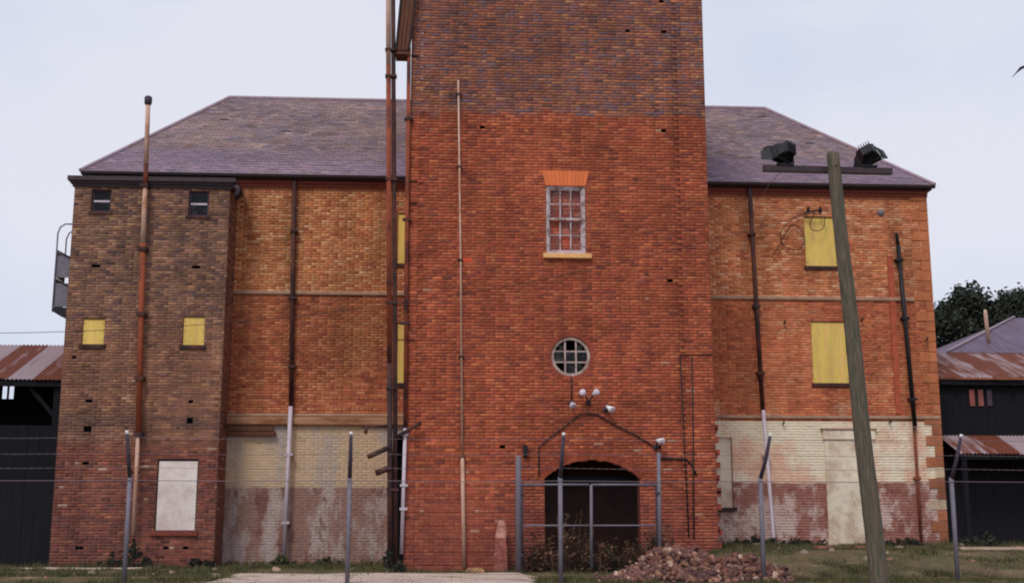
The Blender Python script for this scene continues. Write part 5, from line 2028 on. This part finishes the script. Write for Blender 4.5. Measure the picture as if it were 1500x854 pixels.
def floodlight(x, z, yaw, roll, label):
    t = empty('floodlight', (x, PY + 0.17, 7.52), label, 'floodlight', 'floodlights on the crossarm')
    c = Vector((x, PY + 0.17, z))
    m = (Matrix.Rotation(yaw, 3, 'Z') @ Matrix.Rotation(roll, 3, 'Y') @ Matrix.Rotation(R(-18), 3, 'X'))

    def P(a, b_, c_):
        return c + m @ Vector((a, b_, c_))
    # tapered housing: wide rim to the back, ribbed back box to the lens side
    b = MB()
    rim = [P(sx * 0.185, 0.14, sz * 0.155) for (sx, sz) in ((-1, -1), (1, -1), (1, 1), (-1, 1))]
    mid_ = [P(sx * 0.165, -0.02, sz * 0.135) for (sx, sz) in ((-1, -1), (1, -1), (1, 1), (-1, 1))]
    bk = [P(sx * 0.085, -0.17, sz * 0.075) for (sx, sz) in ((-1, -1), (1, -1), (1, 1), (-1, 1))]
    fs = [(11, 10, 9, 8), (0, 1, 2, 3)]
    for s in (0, 4):
        for i in range(4):
            j = (i + 1) % 4
            fs.append((s + i, s + 4 + i, s + 4 + j, s + j))
    b.add(rim + mid_ + bk, fs)
    b.build('housing', M_BLACK, t)
    for k_ in range(5):
        bb = MB()
        bb.obox(P(-0.09 + 0.045 * k_, -0.12, 0.0), m, 0.005, 0.08, 0.125)
        bb.build('cooling_fin', M_BLACK, t)
    bb = MB()
    bb.add([P(-0.20, 0.14, 0.16), P(0.20, 0.14, 0.16), P(0.235, 0.31, 0.20), P(-0.235, 0.31, 0.20), P(-0.20, 0.14, 0.172), P(0.20, 0.14, 0.172), P(0.235, 0.31, 0.212), P(-0.235, 0.31, 0.212)],
           [(0, 3, 2, 1), (4, 5, 6, 7), (0, 1, 5, 4), (1, 2, 6, 5), (2, 3, 7, 6), (3, 0, 4, 7)])
    bb.build('visor', M_BLACK, t)
    for s in (-1, 1):
        bb = MB()
        bb.add([P(s * 0.19, 0.14, -0.15), P(s * 0.19, 0.14, 0.15), P(s * 0.285, 0.28, 0.10), P(s * 0.285, 0.28, -0.10),
                P(s * 0.20, 0.145, -0.15), P(s * 0.20, 0.145, 0.15), P(s * 0.295, 0.285, 0.10), P(s * 0.295, 0.285, -0.10)],
               [(0, 1, 2, 3), (7, 6, 5, 4), (0, 4, 5, 1), (1, 5, 6, 2), (2, 6, 7, 3), (3, 7, 4, 0)])
        bb.build('barn_door', M_BLACK, t)
    MB().tube([(x - 0.02, PY + 0.17, 7.50), P(0, 0.0, -0.12)], 0.03, 8).build('stem', M_BLACK, t, True)
    b = MB()
    b.tube([P(-0.20, 0, 0), P(-0.20, -0.0, -0.17), P(0.20, 0.0, -0.17), P(0.20, 0, 0)], 0.018, 6)
    b.build('yoke', M_BLACK, t)
    b = MB()
    b.box(x - 0.16, x + 0.14, PY + 0.10, PY + 0.24, 7.518, 7.55)
    b.build('mounting_plate', M_BLACK, t)


floodlight(6.10, 7.76, R(24), R(14), 'black floodlight on the crossarm end nearer the tower')
floodlight(7.62, 7.77, R(-22), R(-24), 'black floodlight on the crossarm end farther from the tower')


# ------------------------------------------------------------------ wires
def wire(name, pts, r, label, mt=M_CABLE, cat='wire', smooth=24):
    P = [Vector(p) for p in pts]
    out = []
    for i in range(len(P) - 1):
        p0, p1, p2, p3 = P[max(0, i - 1)], P[i], P[i + 1], P[min(len(P) - 1, i + 2)]
        for k in range(smooth):
            t = k / smooth
            out.append(0.5 * ((2 * p1) + (p2 - p0) * t + (2 * p0 - 5 * p1 + 4 * p2 - p3) * t * t + (3 * p1 - p0 - 3 * p2 + p3) * t ** 3))
    out.append(P[-1])
    o = MB().tube(out, r, 5).build(name, mt, None, True)
    tag(o, label, cat)
    return o


wire('service_wire', [(10.75, 3.80, 9.95), (6.58, -0.9, 7.98), (3.4, -1.4, 7.1), (0.7, -1.6, 6.5), (-4.0, -2.0, 5.75), (-9.0, -2.4, 5.35), (-13.5, -2.8, 5.3)], 0.007,
     'thin service wire sagging across the whole facade')
wire('cable_loop', [(10.72, 3.86, 9.98), (10.2, 3.9, 9.85), (9.75, 3.9, 9.35), (9.85, 3.9, 8.95), (10.3, 3.9, 8.9), (10.42, 3.9, 9.3), (10.1, 3.9, 9.6), (9.7, 3.9, 9.0), (9.45, 3.9, 8.65)], 0.012,
     'loose loops of black cable hanging beside the upper yellow board', smooth=10)
wire('cable_loop', [(10.75, 3.86, 9.98), (10.6, 3.86, 9.55), (10.75, 3.84, 9.42), (10.98, 3.84, 9.5), (11.05, 3.86, 9.85)], 0.012,
     'short drooping cable loop across the top of upper yellow board', smooth=10)
wire('drop_wire', [(6.25, -8.83, 7.62), (6.5, -6.0, 7.75), (8.5, -1.0, 8.7), (10.8, 3.8, 9.98)], 0.006, 'pale drop wire from the crossarm to the wall bracket', M_WIRE)
br = empty('wall_bracket', (10.78, 3.95, 9.98), 'small black insulator bracket above the upper yellow board', 'bracket')
MB().tube([(10.5, 3.99, 9.98), (10.5, 3.80, 9.98), (10.95, 3.80, 10.02), (10.95, 3.99, 10.02)], 0.022, 6).build('bar', M_BLACK, br, True)
for xx in (10.55, 10.9):
    MB().tube([(xx, 3.80, 9.92), (xx, 3.80, 9.97), (xx, 3.80, 10.08), (xx, 3.80, 10.12)], [0.02, 0.045, 0.045, 0.02], 10).build('insulator', M_BLACK, br, True)

# bird gliding past at the right
bd = empty('bird', (15.6, 0.0, 13.0), 'small dark bird gliding high in the pale sky', 'bird')
b = MB()
b.tube([(15.42, -0.12, 13.02), (15.38, -0.05, 13.03), (15.34, 0.08, 13.03), (15.32, 0.2, 13.03)], [0.015, 0.05, 0.045, 0.01], 8)
for s, (wx_, wz_) in ((-1, (-0.42, -0.36)), (1, (0.46, -0.06))):
    b.add([(15.36, -0.06, 13.05), (15.36 + wx_ * 0.55, -0.10, 13.05 + wz_ * 0.35 + 0.03), (15.36 + wx_, 0.02, 13.05 + wz_), (15.36 + wx_ * 0.5, 0.10, 13.04 + wz_ * 0.4), (15.35, 0.08, 13.03),
           (15.36, -0.06, 13.035), (15.36 + wx_ * 0.55, -0.10, 13.035 + wz_ * 0.35 + 0.03), (15.36 + wx_, 0.02, 13.045 + wz_), (15.36 + wx_ * 0.5, 0.10, 13.02 + wz_ * 0.4), (15.35, 0.08, 13.02)],
          [(0, 1, 2, 3, 4), (9, 8, 7, 6, 5), (0, 5, 6, 1), (1, 6, 7, 2), (2, 7, 8, 3), (3, 8, 9, 4)])
b.build('body', mat('grey_plumage', (0.08, 0.08, 0.1), n_amt=0.2, bump=0), bd, True)
